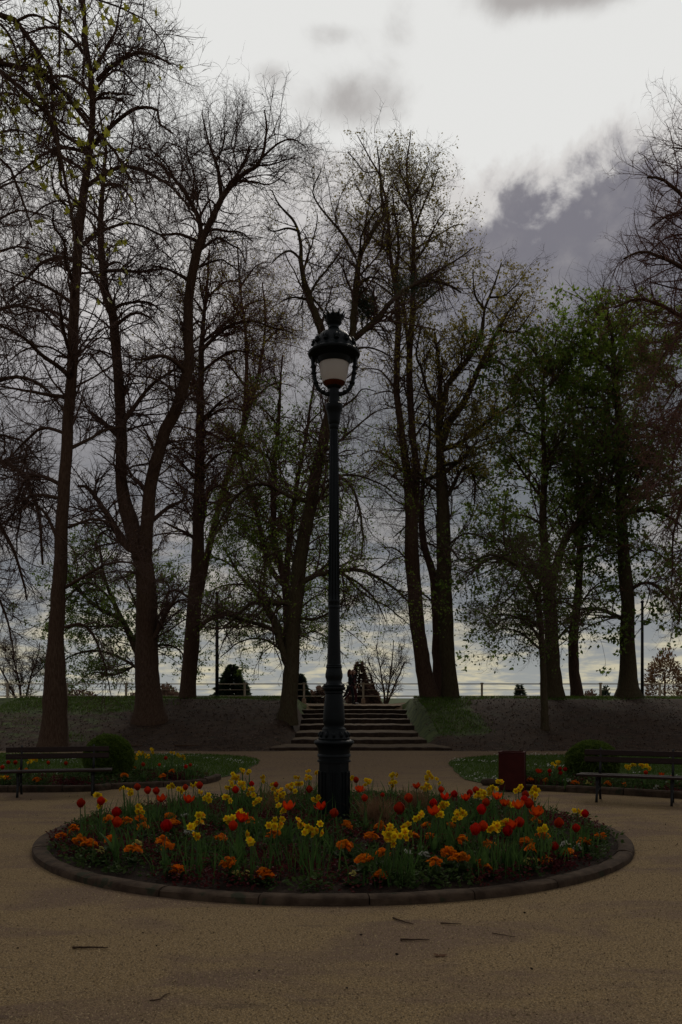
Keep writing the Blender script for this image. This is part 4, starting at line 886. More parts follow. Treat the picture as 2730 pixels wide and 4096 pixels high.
# ------------------------------------------------------------------ walkers
def skinned(name, joints, edges, material, parent, levels=2, root=0):
    me = bpy.data.meshes.new(name); me.from_pydata([j[0] for j in joints], edges, []); me.update()
    o = ob(name, me, parent); md = o.modifiers.new('skin', 'SKIN'); sv = me.skin_vertices[0].data
    for k, j in enumerate(joints): sv[k].radius = j[1] if hasattr(j[1], '__len__') else (j[1], j[1])
    sv[root].use_root = True; md.use_smooth_shade = True; ss_ = o.modifiers.new('sub', 'SUBSURF'); ss_.levels = levels; ss_.render_levels = levels
    me.materials.append(material); return o
def walker(label, x, y, z, top, trouser, shoe, hair, arm_up):
    p = thing('person', label, 'person', (x, y, z)); s = .97
    J = [((0, 0, .93), (.10, .14)), ((.0, 0, 1.10), (.10, .13)), ((.01, 0, 1.28), (.115, .155)), ((.02, 0, 1.40), (.08, .11)), ((.03, 0, 1.47), .05)]
    E = [(0, 1), (1, 2), (2, 3), (3, 4)]
    def limb(root, pts):
        k = root
        for q, r in pts: J.append((q, r)); E.append((k, len(J) - 1)); k = len(J) - 1
    if arm_up: limb(3, [((.03, -.17, 1.36), .06), ((.14, -.22, 1.18), .05), ((.22, -.16, 1.38), .042), ((.20, -.10, 1.50), .033)])
    else: limb(3, [((.03, -.17, 1.36), .06), ((-.06, -.20, 1.12), .048), ((.06, -.20, .92), .036)])
    limb(3, [((.03, .17, 1.36), .06), ((.10, .20, 1.12), .048), ((.24, .19, .96), .036)])
    o = skinned('jacket', J, E, top, p)
    J = [((0, 0, .95), (.11, .145))]; E = []
    limb(0, [((.06, -.08, .84), .092), ((.15, -.08, .48), .062), ((.14, -.08, .10), .042)])
    limb(0, [((-.07, .08, .84), .092), ((-.19, .08, .50), .062), ((-.44, .08, .26), .044)])
    skinned('trousers', J, E, trouser, p)
    for (ax, ay, az), tilt in (((.14, -.08, .05), 0), ((-.47, .08, .20), 1.0)):
        o = skinned('shoe', [((-.05, 0, .02), .045), ((.06, 0, 0), .042), ((.16, 0, -.015), .03)], [(0, 1), (1, 2)], shoe, p); o.location = (ax, ay, az); o.rotation_euler = (0, tilt, 0)
    hd = skinned('head', [((.03, 0, 1.46), .05), ((.045, 0, 1.55), (.075, .07)), ((.05, 0, 1.63), (.095, .08)), ((.045, 0, 1.69), (.075, .065))], [(0, 1), (1, 2), (2, 3)], M['skin'], p)
    mbp = MB().lathe([(.0, -.02), (.014, -.015), (.008, .02), (0, .03)], 8, (.15, 0, 1.595)); mbp.build('nose', M['skin'], hd)
    for sgn in (-1, 1):
        MB().lathe([(0, -.008), (.008, 0), (0, .008)], 6, (.125, sgn * .035, 1.625)).build('eye', M['cloth_black'], hd)
        MB().lathe([(0, -.03), (.014, 0), (0, .03)], 6, (.04, sgn * .085, 1.60)).build('ear', M['skin'], hd)
    MB().box((.125, 0, 1.545), (.02, .05, .01)).build('mouth', M['hair'], hd)
    skinned('hair', [((.05, 0, 1.71), (.06, .075)), ((-.02, 0, 1.67), (.085, .095)), ((-.055, 0, 1.56), (.06, .095)), ((-.06, 0, 1.42), (.045, .08)), ((-.07, 0, 1.32), (.03, .05))], [(0, 1), (1, 2), (2, 3), (3, 4)], hair, p)
    for (hx, hy, hz), dr in ((((.20, -.10, 1.52) if arm_up else (.07, -.20, .90)), (.1, .2, 1) if arm_up else (.3, 0, -1)), ((.25, .19, .94), (.4, 0, -1))):
        d = Vector(dr).normalized(); J = [((0, 0, 0), .022), (tuple(d * .05), .028), (tuple(d * .085), .03)]; E = [(0, 1), (1, 2)]
        for q in range(4):
            b_ = Vector((0, (q - 1.5) * .018, 0)) + d * .10; J.append((tuple(b_), .009)); E.append((2, len(J) - 1)); J.append((tuple(b_ + d * .035 + Vector((.012, 0, 0))), .008)); E.append((len(J) - 2, len(J) - 1)); J.append((tuple(b_ + d * (.055 - .006 * abs(q - 1.4)) + Vector((.03, 0, 0))), .007)); E.append((len(J) - 2, len(J) - 1))
        J.append((tuple(d * .05 + Vector((.03, .01, 0))), .01)); E.append((1, len(J) - 1)); J.append((tuple(d * .085 + Vector((.045, .012, 0))), .008)); E.append((len(J) - 2, len(J) - 1))
        o = skinned('hand', J, E, M['skin'], p, 1); o.location = (hx, hy, hz)
    return p
zp = float(terrain_z(.5, 40.6))
walker('person in black walking right along the raised walk with one hand raised', .44, 40.55, zp, M['cloth_black'], M['cloth_black'], M['cloth_black'], M['hair'], True)
walker('auburn haired person in maroon trousers and white shoes walking close behind the one in black', .60, 41.15, zp, M['cloth_maroon'], M['cloth_maroon'], M['shoe'], M['hair'], False)
# ------------------------------------------------------------------ trees
def resample(P, n):
    P = arc_pts(P, max(24, n * 3)); s = np.concatenate([[0], np.cumsum(np.linalg.norm(np.diff(P, axis=0), axis=1))]); u = np.linspace(0, s[-1], n)
    return np.stack([np.interp(u, s, P[:, k]) for k in range(3)], -1), s[-1]
def spawn(P, R, count, trange, ang, length, npts, trop, wig, rfac, rmin, lpow=0.5, weights=None):
    """count children along the batch of polylines P (B,n,3)"""
    B, n, _ = P.shape; Ls = np.linalg.norm(np.diff(P, axis=1), axis=2).sum(1)
    w = Ls * (weights if weights is not None else 1.0); k = RNG.choice(B, count, p=w / w.sum())
    t = RNG.uniform(trange[0], trange[1], count); q = t * (n - 1); i = np.minimum(q.astype(int), n - 2); fr = (q - i)[:, None]
    p0 = P[k, i] * (1 - fr) + P[k, i + 1] * fr; T = nrm(P[k, i + 1] - P[k, i]); r0 = R[k, i] * (1 - fr[:, 0]) + R[k, i + 1] * fr[:, 0]
    perp = nrm(np.cross(T, RNG.normal(size=(count, 3)))); th = RNG.uniform(ang[0], ang[1], count)[:, None]
    d = np.cos(th) * T + np.sin(th) * perp
    L = RNG.uniform(length[0], length[1], count) * (1.15 - t * lpow); step = (L / (npts - 1))[:, None]
    out = np.empty((count, npts, 3)); out[:, 0] = p0; tz = trop if hasattr(trop, '__len__') else np.full(count, trop)
    arch = RNG.normal(0, 1.05, (count, 3)) / (npts - 1)
    for m_ in range(1, npts):
        d = nrm(d + arch + RNG.normal(0, wig * .55, (count, 3)) + np.stack([0 * tz, 0 * tz, tz], -1)); out[:, m_] = out[:, m_ - 1] + d * step
    r = np.maximum(np.minimum(r0 * rfac, .038), rmin)[:, None] * np.linspace(1, .45, npts)
    return out, np.maximum(r, rmin * .55)
def joinmesh(name, chunks, material, parent):
    Vs, f3, f4, o = [], [], [], 0
    for ch in chunks:
        V = ch[0]
        for f in ch[1:]:
            if len(f): (f3 if f.shape[1] == 3 else f4).append(f + o)
        Vs.append(V); o += len(V)
    fs = ([np.concatenate(f4)] if f4 else []) + ([np.concatenate(f3)] if f3 else [])
    return mk(name, np.concatenate(Vs), fs, material, parent, smooth=False)
TRI = [0]
def tree(label, D, stems, limbs, bark='bark', twig='twig', n2=300, n3=2600, n4=9000, l2=(1.1, 3.0), l3=(.45, 1.2), l4=(.18, .5), leaves=(), droop=(-.05, .05), extra=8, base=None, name='bare_tree', flare=1.9, ylim=None, category='tree', group=None, sw=.5, tw=.0036, depthk=.9, stem_t=.3, wig2=.22):
    """stems: lists of (px, py, width px); limbs: (width px, [(px, py), ...]) traced; depth is drawn at random"""
    rs = random.Random(hash(label) % 9973 if False else sum(map(ord, label)))
    b0 = stems[0][0]; bp = P3(b0[0], b0[1], D); gz_ = float(terrain_z(bp[0], D)); org = np.array([bp[0], D, gz_ - .05])
    t_ = thing(name, label, category, tuple(org), 0, group)
    chunks = []; LP, LR, LW, LT = [], [], [], []; sp = []
    for si, s in enumerate(stems):
        drift = 0.0 if si == 0 else rs.uniform(-.6, .6)
        pts = []; ww = []
        for k, (x_, y_, w) in enumerate(s):
            u = k / max(1, len(s) - 1); pts.append(P3(x_, y_, D + drift * u * 2.0 + rs.uniform(-.1, .1) * (k > 0))); ww.append(w / 2 * D / F)
        if si == 0: pts[0][2] = min(pts[0][2], gz_) - .15
        n = max(16, 4 * len(s)); P, L = resample(pts, n); R = np.interp(np.linspace(0, 1, n), np.linspace(0, 1, len(ww)), ww)
        if si == 0 and flare > 1:
            hgt = P[:, 2] - gz_; R = R * (1 + (flare - 1) * np.exp(-np.maximum(hgt, 0) / .28))
        wv = np.cumsum(RNG.normal(0, .012, P.shape), 0); P = P + (wv - np.linspace(0, 1, n)[:, None] * wv[-1]) * (np.minimum(1, np.arange(n) / 4.0))[:, None]
        P = P - org; V, f = tubes(P[None], (R * (1 + RNG.normal(0, .025, n)))[None], 12)
        V = V.reshape(n, 12, 3); c = P[:, None]; V = c + (V - c) * (1 + .055 * np.sin(np.arange(12) * 3 + P[:, 2:3] * .35)[..., None] + RNG.normal(0, .018, (n, 12, 1))); chunks.append((V.reshape(-1, 3), f))
        Q, L = resample(P[int(n * (stem_t if si == 0 else .05)):], 14); q0 = int(n * (stem_t if si == 0 else .05)); LP.append(Q); LR.append(np.interp(np.linspace(0, 1, 14), np.linspace(0, 1, n - q0), R[q0:])); LW.append(sw); sp.append((P, R))
    for w0, s in limbs:
        D0 = D; k_ = rs.uniform(-1, 1) * depthk; pts = [np.array(P3(*s[0], D0))]; acc = 0.0
        for a_, b_ in zip(s[:-1], s[1:]):
            acc += math.hypot(b_[0] - a_[0], b_[1] - a_[1]) * D / F; pts.append(P3(*b_, D0 + k_ * acc))
        Q, L = resample(np.array(pts) - org, 14); wv = np.cumsum(RNG.normal(0, .012 * L, (14, 3)) * .5, 0); Q = Q + (wv - wv * np.linspace(1, 0, 14)[:, None]) * .8
        R = np.linspace(w0, max(2.6, w0 * .3), 14) / 2 * D / F; LP.append(Q); LR.append(R); LW.append(1.0)
    # limbs nobody can trace, running towards and away from the eye
    for _ in range(extra):
        P, R = rs.choice(sp); q = rs.uniform(.45, .92); i_ = int(q * (len(P) - 1)); an = rs.choice((-1, 1)) * rs.uniform(.9, 2.2); L = rs.uniform(2.2, 4.2) * (1.25 - q * .6)
        d = np.array([math.cos(an), math.sin(an), rs.uniform(-.1, .6)]); p = P[i_].copy(); pts = [p]
        for m_ in range(5): d = nrm(d + np.array([rs.gauss(0, .2), rs.gauss(0, .2), rs.gauss(-.05, .2)])); p = p + d * L / 5; pts.append(p)
        Q, _l = resample(np.array(pts), 14); LP.append(Q); LR.append(np.linspace(min(R[i_] * .5, .1), .02, 14)); LW.append(.8)
    LP, LR, LW = np.array(LP), np.array(LR), np.array(LW)
    ns = len(stems); V, f = tubes(LP[ns:], LR[ns:], 8); chunks.append((V, f))
    joinmesh('trunk', chunks, M[bark], t_).data.polygons.foreach_set('use_smooth', np.ones(sum(len(c[1]) for c in chunks), bool))
    tz = np.where(RNG.uniform(0, 1, n2) < .5, droop[0], droop[1])
    P2, R2 = spawn(LP, LR, n2, (.08, 1.0), (.40, 1.0), l2, 10, tz, wig2, .36, .0062, .55, LW)
    P3_, R3 = spawn(P2, R2, n3, (.1, 1.0), (.4, 1.1), l3, 5, .05, .28, .6, tw * 1.2, .4)
    P4, R4 = spawn(P3_, R3, n4, (.15, 1.0), (.35, 1.1), l4, 3, .08, .25, .7, tw, .3)
    low = lambda P: P[(P[:, -1, 2] + org[2]) > terrain_z(P[:, -1, 0] + org[0], P[:, -1, 1] + org[1]) + .5] if True else P
    ok3 = (P3_[:, -1, 2] > .6); ok4 = P4[:, -1, 2] > .6
    joinmesh('crown', [tubes(P2, R2, 4, True), tubes(P3_[ok3], R3[ok3], 3, True), tubes(P4[ok4], R4[ok4], 3, True)], M[twig], t_)
    TRI[0] += n2 * 60 + n3 * 21 + n4 * 9
    for (mt, cnt, size, hang, ymin, ymax) in leaves:
        src = np.concatenate([P3_[ok3][:, 2:].reshape(-1, 3), P4[ok4].reshape(-1, 3)]); py = YH - (src[:, 2] + org[2] - H) * F / (src[:, 1] + org[1])
        src = src[(py > ymin) & (py < ymax)]
        if not len(src): continue
        cl = wob(src[:, 0] * 1.0, src[:, 2] * 1.0 + src[:, 1], 1.3, len(label)); wts = np.clip(cl + .55, .06, 1.6); p = src[RNG.choice(len(src), cnt, p=wts / wts.sum())] + RNG.normal(0, .05, (cnt, 3))
        d = RNG.normal(size=(cnt, 3)) + np.array([0, 0, hang]); V, f = leafcards(p, d, RNG.uniform(*size, cnt), .62); TRI[0] += cnt * 2
        mk('foliage', V, f, M[mt], t_, smooth=False)
    return t_, P3_[ok3], org

tree('tallest bare lime tree with a straight trunk behind the left bench', 25.7,
     [[(210, 3000, 100), (221, 2865, 96), (234, 2470, 66), (254, 2075, 56), (273, 1811, 50), (290, 1548, 46), (303, 1350, 42), (304, 1320, 42), (321, 1033, 37), (339, 803, 34), (367, 574, 29), (373, 344, 26), (350, 200, 22), (339, 57, 16), (333, -120, 10)]],
     [(18, [(390, 321), (448, 264), (522, 218), (597, 209), (689, 247)]), (14, [(365, 300), (396, 247), (459, 138), (488, 34), (505, -80)]), (18, [(372, 575), (396, 557), (459, 494), (540, 442), (620, 442), (643, 505), (689, 540)]),
      (10, [(372, 400), (448, 390), (499, 413), (534, 476)]), (12, [(372, 370), (436, 304), (488, 287), (545, 339), (597, 390)]), (14, [(350, 230), (258, 126), (172, 103), (57, 143)]), (14, [(370, 370), (270, 304), (200, 304), (86, 270), (0, 241)]),
      (14, [(366, 620), (276, 591), (189, 608), (57, 689), (-20, 729)]), (18, [(325, 1055), (253, 1033), (172, 1056), (115, 1119), (34, 1177)]), (16, [(304, 1225), (230, 1171), (143, 1125), (-20, 1068)]), (12, [(300, 1300), (230, 1251), (161, 1240), (75, 1257), (30, 1310)]),
      (17, [(355, 740), (430, 689), (505, 663), (603, 683), (689, 740), (763, 815)]), (15, [(330, 985), (402, 930), (516, 895), (631, 936), (689, 1004)]), (18, [(285, 1590), (198, 1580), (99, 1561), (-20, 1541)]), (15, [(275, 1740), (184, 1709), (132, 1739), (66, 1811), (-10, 1900)]),
      (18, [(255, 1945), (165, 1903), (99, 1917), (60, 2000), (30, 2100)]), (16, [(250, 1995), (145, 1982), (92, 2015), (79, 2127), (66, 2226)]), (17, [(240, 2180), (204, 2088), (171, 2029), (119, 1999), (60, 2040), (20, 2120)]), (15, [(290, 1790), (369, 1752), (422, 1725), (501, 1712), (567, 1745)]),
      (13, [(275, 2110), (369, 2078), (448, 2095), (500, 2150)]), (15, [(262, 2350), (369, 2286), (428, 2256), (514, 2243), (570, 2270)]), (13, [(255, 2510), (329, 2496), (376, 2543), (408, 2622), (428, 2700), (440, 2780)]), (10, [(300, 1450), (200, 1390), (100, 1400), (10, 1460)]), (10, [(340, 850), (250, 800), (150, 830), (60, 900)]), (9, [(360, 480), (300, 420), (200, 430), (120, 480)]), (10, [(350, 640), (460, 600), (540, 610)])],
     n2=620, n3=5600, n4=17000, leaves=(('leaf_brown', 1750, (.03, .06), 0, -300, 2800),), flare=1.35)
tree('massive lime tree forking low into two stems, with a wide flared foot', 30.4,
     [[(600, 2895, 130), (598, 2800, 104), (593, 2668, 90), (586, 2338, 84), (567, 2207, 76), (560, 2160, 66)],
      [(567, 2230, 66), (527, 2108, 60), (488, 1943, 46), (491, 1745, 44), (474, 1515, 42), (461, 1350, 40), (453, 1263, 38), (413, 1119, 32), (399, 918, 26), (410, 689, 18), (419, 574, 12), (396, 440, 7)],
      [(575, 2240, 60), (593, 2075, 52), (613, 1910, 50), (659, 1745, 48), (712, 1633, 46), (751, 1482, 42), (756, 1350, 42), (761, 1182, 40), (789, 1010, 36), (812, 953, 32)],
      [(812, 953, 26), (847, 867, 24), (893, 780, 21), (956, 706, 17), (1042, 637, 13), (1065, 516, 9), (1059, 440, 5)],
      [(805, 960, 22), (801, 895, 20), (772, 820, 17), (703, 717, 13), (640, 655, 10), (580, 620, 6)],
      [(885, 790, 17), (884, 730, 15), (881, 694, 14), (864, 637, 12), (835, 560, 9), (818, 500, 6), (810, 440, 4)]],
     [(8, [(956, 706), (939, 625), (927, 568), (956, 499), (970, 440)]), (40, [(545, 2200), (501, 2174), (422, 2049), (356, 1963), (316, 1956)]), (24, [(491, 1760), (474, 1745), (408, 1680), (349, 1640)]), (22, [(500, 1680), (567, 1594), (633, 1528), (725, 1482)]), (20, [(590, 2100), (619, 2075), (685, 2015), (731, 1989), (745, 1930)]),
      (24, [(600, 2570), (626, 2536), (659, 2464), (699, 2417), (738, 2404)]), (16, [(755, 1130), (743, 1113), (669, 1079), (600, 1062)]), (15, [(800, 970), (715, 935), (634, 935), (580, 900)]), (13, [(825, 935), (853, 918), (910, 924), (962, 927), (1010, 960)]), (13, [(795, 1005), (870, 956), (921, 981), (967, 1004), (990, 1060)]), (12, [(770, 1080), (875, 1039), (921, 1056), (967, 1090)]),
      (9, [(950, 725), (1025, 729), (1059, 740), (1105, 729), (1150, 690)]), (10, [(1042, 637), (1117, 574), (1174, 562), (1225, 590)]), (13, [(410, 740), (488, 746), (540, 830)]), (15, [(450, 1250), (476, 1223), (545, 1206), (597, 1211), (649, 1250)]), (15, [(455, 1310), (528, 1257), (591, 1263), (637, 1309)]), (16, [(408, 1085), (488, 1082), (574, 1085), (660, 1073), (740, 1119)]),
      (9, [(820, 900), (760, 870), (700, 900)]), (10, [(800, 870), (840, 800), (880, 840), (940, 860)]), (8, [(930, 730), (980, 640), (1000, 560)]), (7, [(720, 740), (730, 640), (700, 560)]), (7, [(870, 640), (900, 560), (890, 470)]), (8, [(760, 810), (780, 700), (750, 600), (770, 500)]), (9, [(1000, 660), (1080, 660), (1150, 640), (1210, 630)])],
     n2=640, n3=5600, n4=18000, leaves=(('leaf_brown', 1050, (.03, .06), 0, 1400, 2800),), flare=1.3)
tree('bare tree with a single stout trunk on the bank top, right of the forked lime', 36.6,
     [[(750, 2805, 66), (755, 2700, 60), (764, 2536, 56), (784, 2207, 50), (791, 1943, 45), (797, 1745, 42), (800, 1515, 35), (807, 1355, 27), (815, 1240, 20), (830, 1120, 12), (838, 1000, 7)]],
     [(22, [(800, 2120), (817, 2062), (837, 1963), (883, 1943), (930, 1985)]), (18, [(790, 2180), (771, 2147), (712, 2114), (659, 2088)]), (22, [(775, 2540), (797, 2516), (843, 2470), (900, 2457), (980, 2475)]), (14, [(812, 1370), (921, 1274), (1002, 1211), (1071, 1205)]), (14, [(805, 1490), (921, 1406), (1002, 1412), (1088, 1441)]), (15, [(810, 1400), (887, 1326), (967, 1291), (1025, 1291), (1088, 1320), (1174, 1350)]),
      (12, [(797, 1700), (880, 1640), (960, 1640), (1040, 1690)]), (13, [(795, 1850), (720, 1790), (660, 1800)]), (12, [(800, 1560), (700, 1500), (620, 1510)]), (12, [(795, 1900), (870, 1820), (950, 1810), (1010, 1850)]), (10, [(815, 1250), (760, 1180), (700, 1190)]), (10, [(822, 1200), (900, 1130), (960, 1130), (1010, 1170)]), (9, [(800, 1450), (720, 1390), (640, 1400), (570, 1440)]), (12, [(770, 2400), (700, 2360), (660, 2400), (640, 2480)])],
     twig='twig_red', n2=460, n3=4200, n4=13000, leaves=(('leaf_brown', 9000, (.04, .08), 0, 900, 2400), ('leaf_olive', 6500, (.07, .12), 0, 900, 2300)), flare=1.25)
tree('dark leaning trunk rising behind the lamp post and forking above its lantern', 31.2,
     [[(1150, 2880, 74), (1158, 2780, 64), (1162, 2690, 60), (1168, 2512, 58), (1192, 2333, 56), (1210, 2184, 53), (1239, 2036, 50), (1263, 1887, 46), (1293, 1750, 44), (1317, 1649, 42), (1345, 1480, 38)],
      [(1345, 1490, 34), (1310, 1390, 34), (1283, 1326, 34), (1249, 1228, 28), (1237, 1182, 26), (1208, 1068, 20), (1197, 953, 15), (1174, 884, 11), (1117, 820, 8), (1088, 760, 4)],
      [(1340, 1500, 32), (1390, 1400, 31), (1412, 1329, 30), (1424, 1147, 27), (1436, 1044, 25), (1461, 977, 21), (1503, 905, 18), (1539, 856, 14), (1527, 789, 11), (1521, 692, 8), (1510, 590, 4)],
      [(1155, 2660, 34), (1132, 2613, 30), (1108, 2512, 27), (1073, 2452, 22), (1050, 2405, 16)]],
     [(13, [(1424, 1030), (1370, 935), (1297, 844), (1261, 783), (1261, 741), (1290, 680)]), (27, [(1412, 1360), (1503, 1280), (1576, 1195), (1648, 1153), (1733, 1135), (1782, 1147), (1842, 1189)]), (13, [(1240, 1200), (1174, 1191), (1128, 1211)]), (12, [(1240, 1180), (1266, 1131), (1317, 1068), (1386, 981)]), (10, [(1198, 925), (1151, 913), (1094, 924), (1059, 895)]), (11, [(1205, 1040), (1163, 1004), (1117, 1022), (1088, 1056)]),
      (24, [(1200, 2335), (1269, 2297), (1317, 2291), (1364, 2280), (1436, 2274), (1507, 2297), (1572, 2333), (1650, 2400)]), (17, [(1250, 2035), (1317, 1940), (1370, 1911), (1412, 1952), (1436, 2018), (1453, 2095), (1453, 2230)]), (24, [(1180, 2412), (1096, 2410), (1019, 2410), (960, 2452), (890, 2520)]), (20, [(1108, 2535), (1078, 2512), (989, 2482), (900, 2458), (840, 2440)]), (14, [(1190, 2470), (1257, 2476), (1317, 2452), (1380, 2400)]),
      (20, [(1240, 2005), (1160, 1985), (1090, 1946), (1031, 1934), (960, 1976), (900, 2065), (860, 2130)]), (12, [(1300, 1930), (1370, 1900), (1450, 1910), (1540, 1950), (1620, 2010)]), (12, [(1340, 2285), (1430, 2330), (1500, 2400), (1540, 2490)]), (10, [(1370, 2290), (1460, 2380), (1560, 2440), (1660, 2520)]), (13, [(1425, 1150), (1480, 1110), (1540, 1120)]), (12, [(1310, 1800), (1420, 1720), (1500, 1660), (1560, 1640)]), (12, [(1320, 1660), (1410, 1600), (1450, 1560), (1500, 1570)]), (10, [(1215, 2240), (1150, 2200), (1080, 2220), (1020, 2280)]), (10, [(1290, 1780), (1210, 1730), (1150, 1740)]), (10, [(1400, 1400), (1480, 1390), (1560, 1420), (1600, 1480)])],
     bark='bark_moss', n2=560, n3=4300, n4=13000, leaves=(('leaf_olive', 4200, (.05, .09), 0, 600, 1500), ('leaf_fresh', 5000, (.07, .12), -.3, 1700, 2750)), flare=1.25)
tree('slender reddish many stemmed maple with small green leaves behind the leaning trunk', 40.5,
     [[(1172, 2805, 44), (1165, 2600, 42), (1150, 2400, 38), (1138, 2321, 34), (1096, 2184, 28), (1090, 2036, 25), (1096, 1857, 22), (1114, 1679, 16), (1123, 1560, 11), (1132, 1420, 6)], [(1144, 2320, 26), (1162, 2125, 22), (1192, 1917, 20), (1221, 1768, 16), (1245, 1619, 12), (1257, 1548, 10), (1268, 1430, 5)], [(1138, 2340, 24), (1078, 2262, 21), (1019, 2036, 16), (960, 1845, 11), (930, 1720, 6)]],
     [(10, [(1090, 2100), (1020, 2000), (960, 1960)]), (10, [(1165, 2140), (1260, 2080), (1330, 2060)]), (10, [(1100, 1850), (1010, 1780), (950, 1790)]), (9, [(1200, 1900), (1290, 1840), (1350, 1870)]), (9, [(1030, 2080), (940, 2060), (880, 2110)]), (10, [(1150, 2420), (1050, 2330), (960, 2330), (900, 2400)]), (10, [(1155, 2480), (1260, 2390), (1350, 2390)]), (9, [(1110, 1700), (1040, 1620), (990, 1630)]), (8, [(1140, 2250), (1240, 2200), (1320, 2210), (1400, 2260)])],
     bark='bark_red', twig='twig_red', n2=330, n3=2600, n4=6500, leaves=(('leaf_green', 11000, (.09, .17), 0, 1500, 2760), ('leaf_fresh', 9000, (.09, .16), 0, 1700, 2500)), name='maple_tree', flare=1.2)
tree('tall twin stemmed tree with olive leaves in its top, right of the lamp', 37.2,
     [[(1732, 2810, 80), (1712, 2740, 66), (1691, 2631, 58), (1667, 2482, 57), (1650, 2303, 56), (1644, 2214, 55), (1647, 2095, 50), (1640, 2000, 40), (1632, 1916, 31), (1608, 1738, 28), (1590, 1589, 27), (1588, 1541, 26), (1594, 1298, 25), (1588, 1177, 22), (1564, 1026, 18), (1558, 874, 15), (1545, 790, 12), (1515, 692, 8), (1473, 614, 6), (1430, 540, 3)],
      [(1650, 2110, 40), (1668, 1916, 32), (1653, 1738, 28), (1641, 1560, 28), (1639, 1359, 27), (1648, 1207, 25), (1651, 1026, 21), (1648, 874, 15), (1633, 753, 10), (1630, 632, 7), (1645, 520, 3)],
      [(1635, 1400, 14), (1618, 1240, 14), (1588, 1117, 13), (1594, 965, 11), (1582, 844, 7), (1570, 760, 4)]],
     [(11, [(1651, 1056), (1697, 995), (1745, 898), (1782, 838)]), (10, [(1654, 935), (1685, 844), (1727, 741), (1757, 662)]), (13, [(1654, 1140), (1715, 1104), (1806, 1050), (1897, 995)]), (9, [(1551, 935), (1503, 844), (1454, 789), (1424, 720)]), (10, [(1560, 1020), (1500, 960), (1440, 900), (1380, 850)]), (11, [(1648, 1250), (1730, 1180), (1790, 1130), (1850, 1120)]), (9, [(1640, 800), (1690, 720), (1710, 640)]), (9, [(1635, 760), (1600, 680), (1600, 590)]), (10, [(1590, 1200), (1520, 1140), (1470, 1120), (1400, 1150)]), (10, [(1585, 1560), (1520, 1480), (1440, 1470)]), (10, [(1655, 1000), (1740, 950), (1830, 900), (1870, 900)]), (10, [(1660, 1750), (1720, 1650), (1740, 1560)]), (12, [(1625, 1900), (1560, 1830), (1490, 1800), (1440, 1820)]), (10, [(1650, 2270), (1590, 2200), (1520, 2190)]), (8, [(1645, 850), (1600, 780), (1560, 700)]), (10, [(1590, 1300), (1530, 1260), (1460, 1290)])],
     bark='bark', n2=450, n3=3500, n4=8000, leaves=(('leaf_olive', 9500, (.07, .13), 0, 520, 1450), ('leaf_brown', 900, (.04, .08), 0, 560, 1500), ('leaf_olive', 1500, (.05, .09), 0, 1450, 2300)), droop=(.0, .10), flare=1.2, l2=(.9, 2.2), name='leafing_tree', category='tree')
tree('gnarled oak with twisting limbs and olive leaves, rightmost of the close set trunks', 37.0,
     [[(1808, 2808, 66), (1798, 2700, 60), (1787, 2560, 58), (1784, 2437, 57), (1772, 2089, 55), (1758, 1741, 50), (1757, 1640, 34), (1764, 1541, 25), (1755, 1430, 17), (1740, 1330, 10)],
      [(1762, 1780, 34), (1800, 1680, 30), (1855, 1600, 26), (1927, 1450, 21), (1994, 1317, 15), (2030, 1250, 11), (2097, 1165, 5)], [(1758, 1700, 26), (1785, 1560, 24), (1794, 1535, 23), (1885, 1420, 18), (1927, 1329, 14), (1939, 1238, 11), (1970, 1159, 8), (2006, 1050, 4)]],
     [(24, [(1765, 1800), (1800, 1787), (1840, 1775), (1905, 1718), (2002, 1646), (2060, 1600)]), (20, [(1775, 2000), (1800, 1968), (1848, 1872), (1880, 1870), (1899, 1920), (1897, 2010)]), (15, [(1755, 1640), (1710, 1560), (1685, 1456), (1667, 1420), (1685, 1298)]), (12, [(1927, 1450), (1980, 1440), (2050, 1480), (2130, 1510)]), (11, [(1994, 1317), (2060, 1330), (2100, 1290), (2140, 1230)]), (11, [(1939, 1238), (1900, 1180), (1890, 1080)]), (10, [(1960, 1190), (2020, 1180), (2080, 1120)]), (12, [(1760, 1750), (1700, 1700), (1640, 1690)]), (11, [(1840, 1775), (1900, 1790), (1990, 1770), (2060, 1800)]), (10, [(1790, 1540), (1840, 1480), (1850, 1400)]), (10, [(1775, 2200), (1850, 2140), (1930, 2150), (1990, 2210)])],
     bark='bark_moss', n2=360, n3=2500, n4=4500, leaves=(('leaf_olive', 10500, (.08, .16), 0, 1050, 1900), ('leaf_green', 1875, (.06, .1), 0, 1700, 2400)), droop=(-.02, .08), flare=1.25, wig2=.32, name='oak_tree')
tree('thin straight trunk squeezed between the leaning twin stems and the oak', 38.6,
     [[(1757, 2808, 42), (1750, 2600, 38), (1748, 2450, 37), (1735, 2300, 32), (1705, 2200, 28), (1690, 2080, 22), (1700, 1900, 16), (1720, 1750, 11), (1715, 1600, 6)]],
     [(10, [(1740, 2330), (1800, 2250), (1880, 2230)]), (10, [(1695, 2120), (1640, 2040), (1570, 2030)]), (9, [(1700, 1950), (1760, 1880), (1830, 1870)]), (9, [(1745, 2420), (1680, 2370), (1600, 2390), (1550, 2450)])],
     bark='bark_red', n2=150, n3=1100, n4=3000, leaves=(('leaf_green', 1950, (.05, .1), 0, 1600, 2700),), name='leafing_tree', flare=1.2)
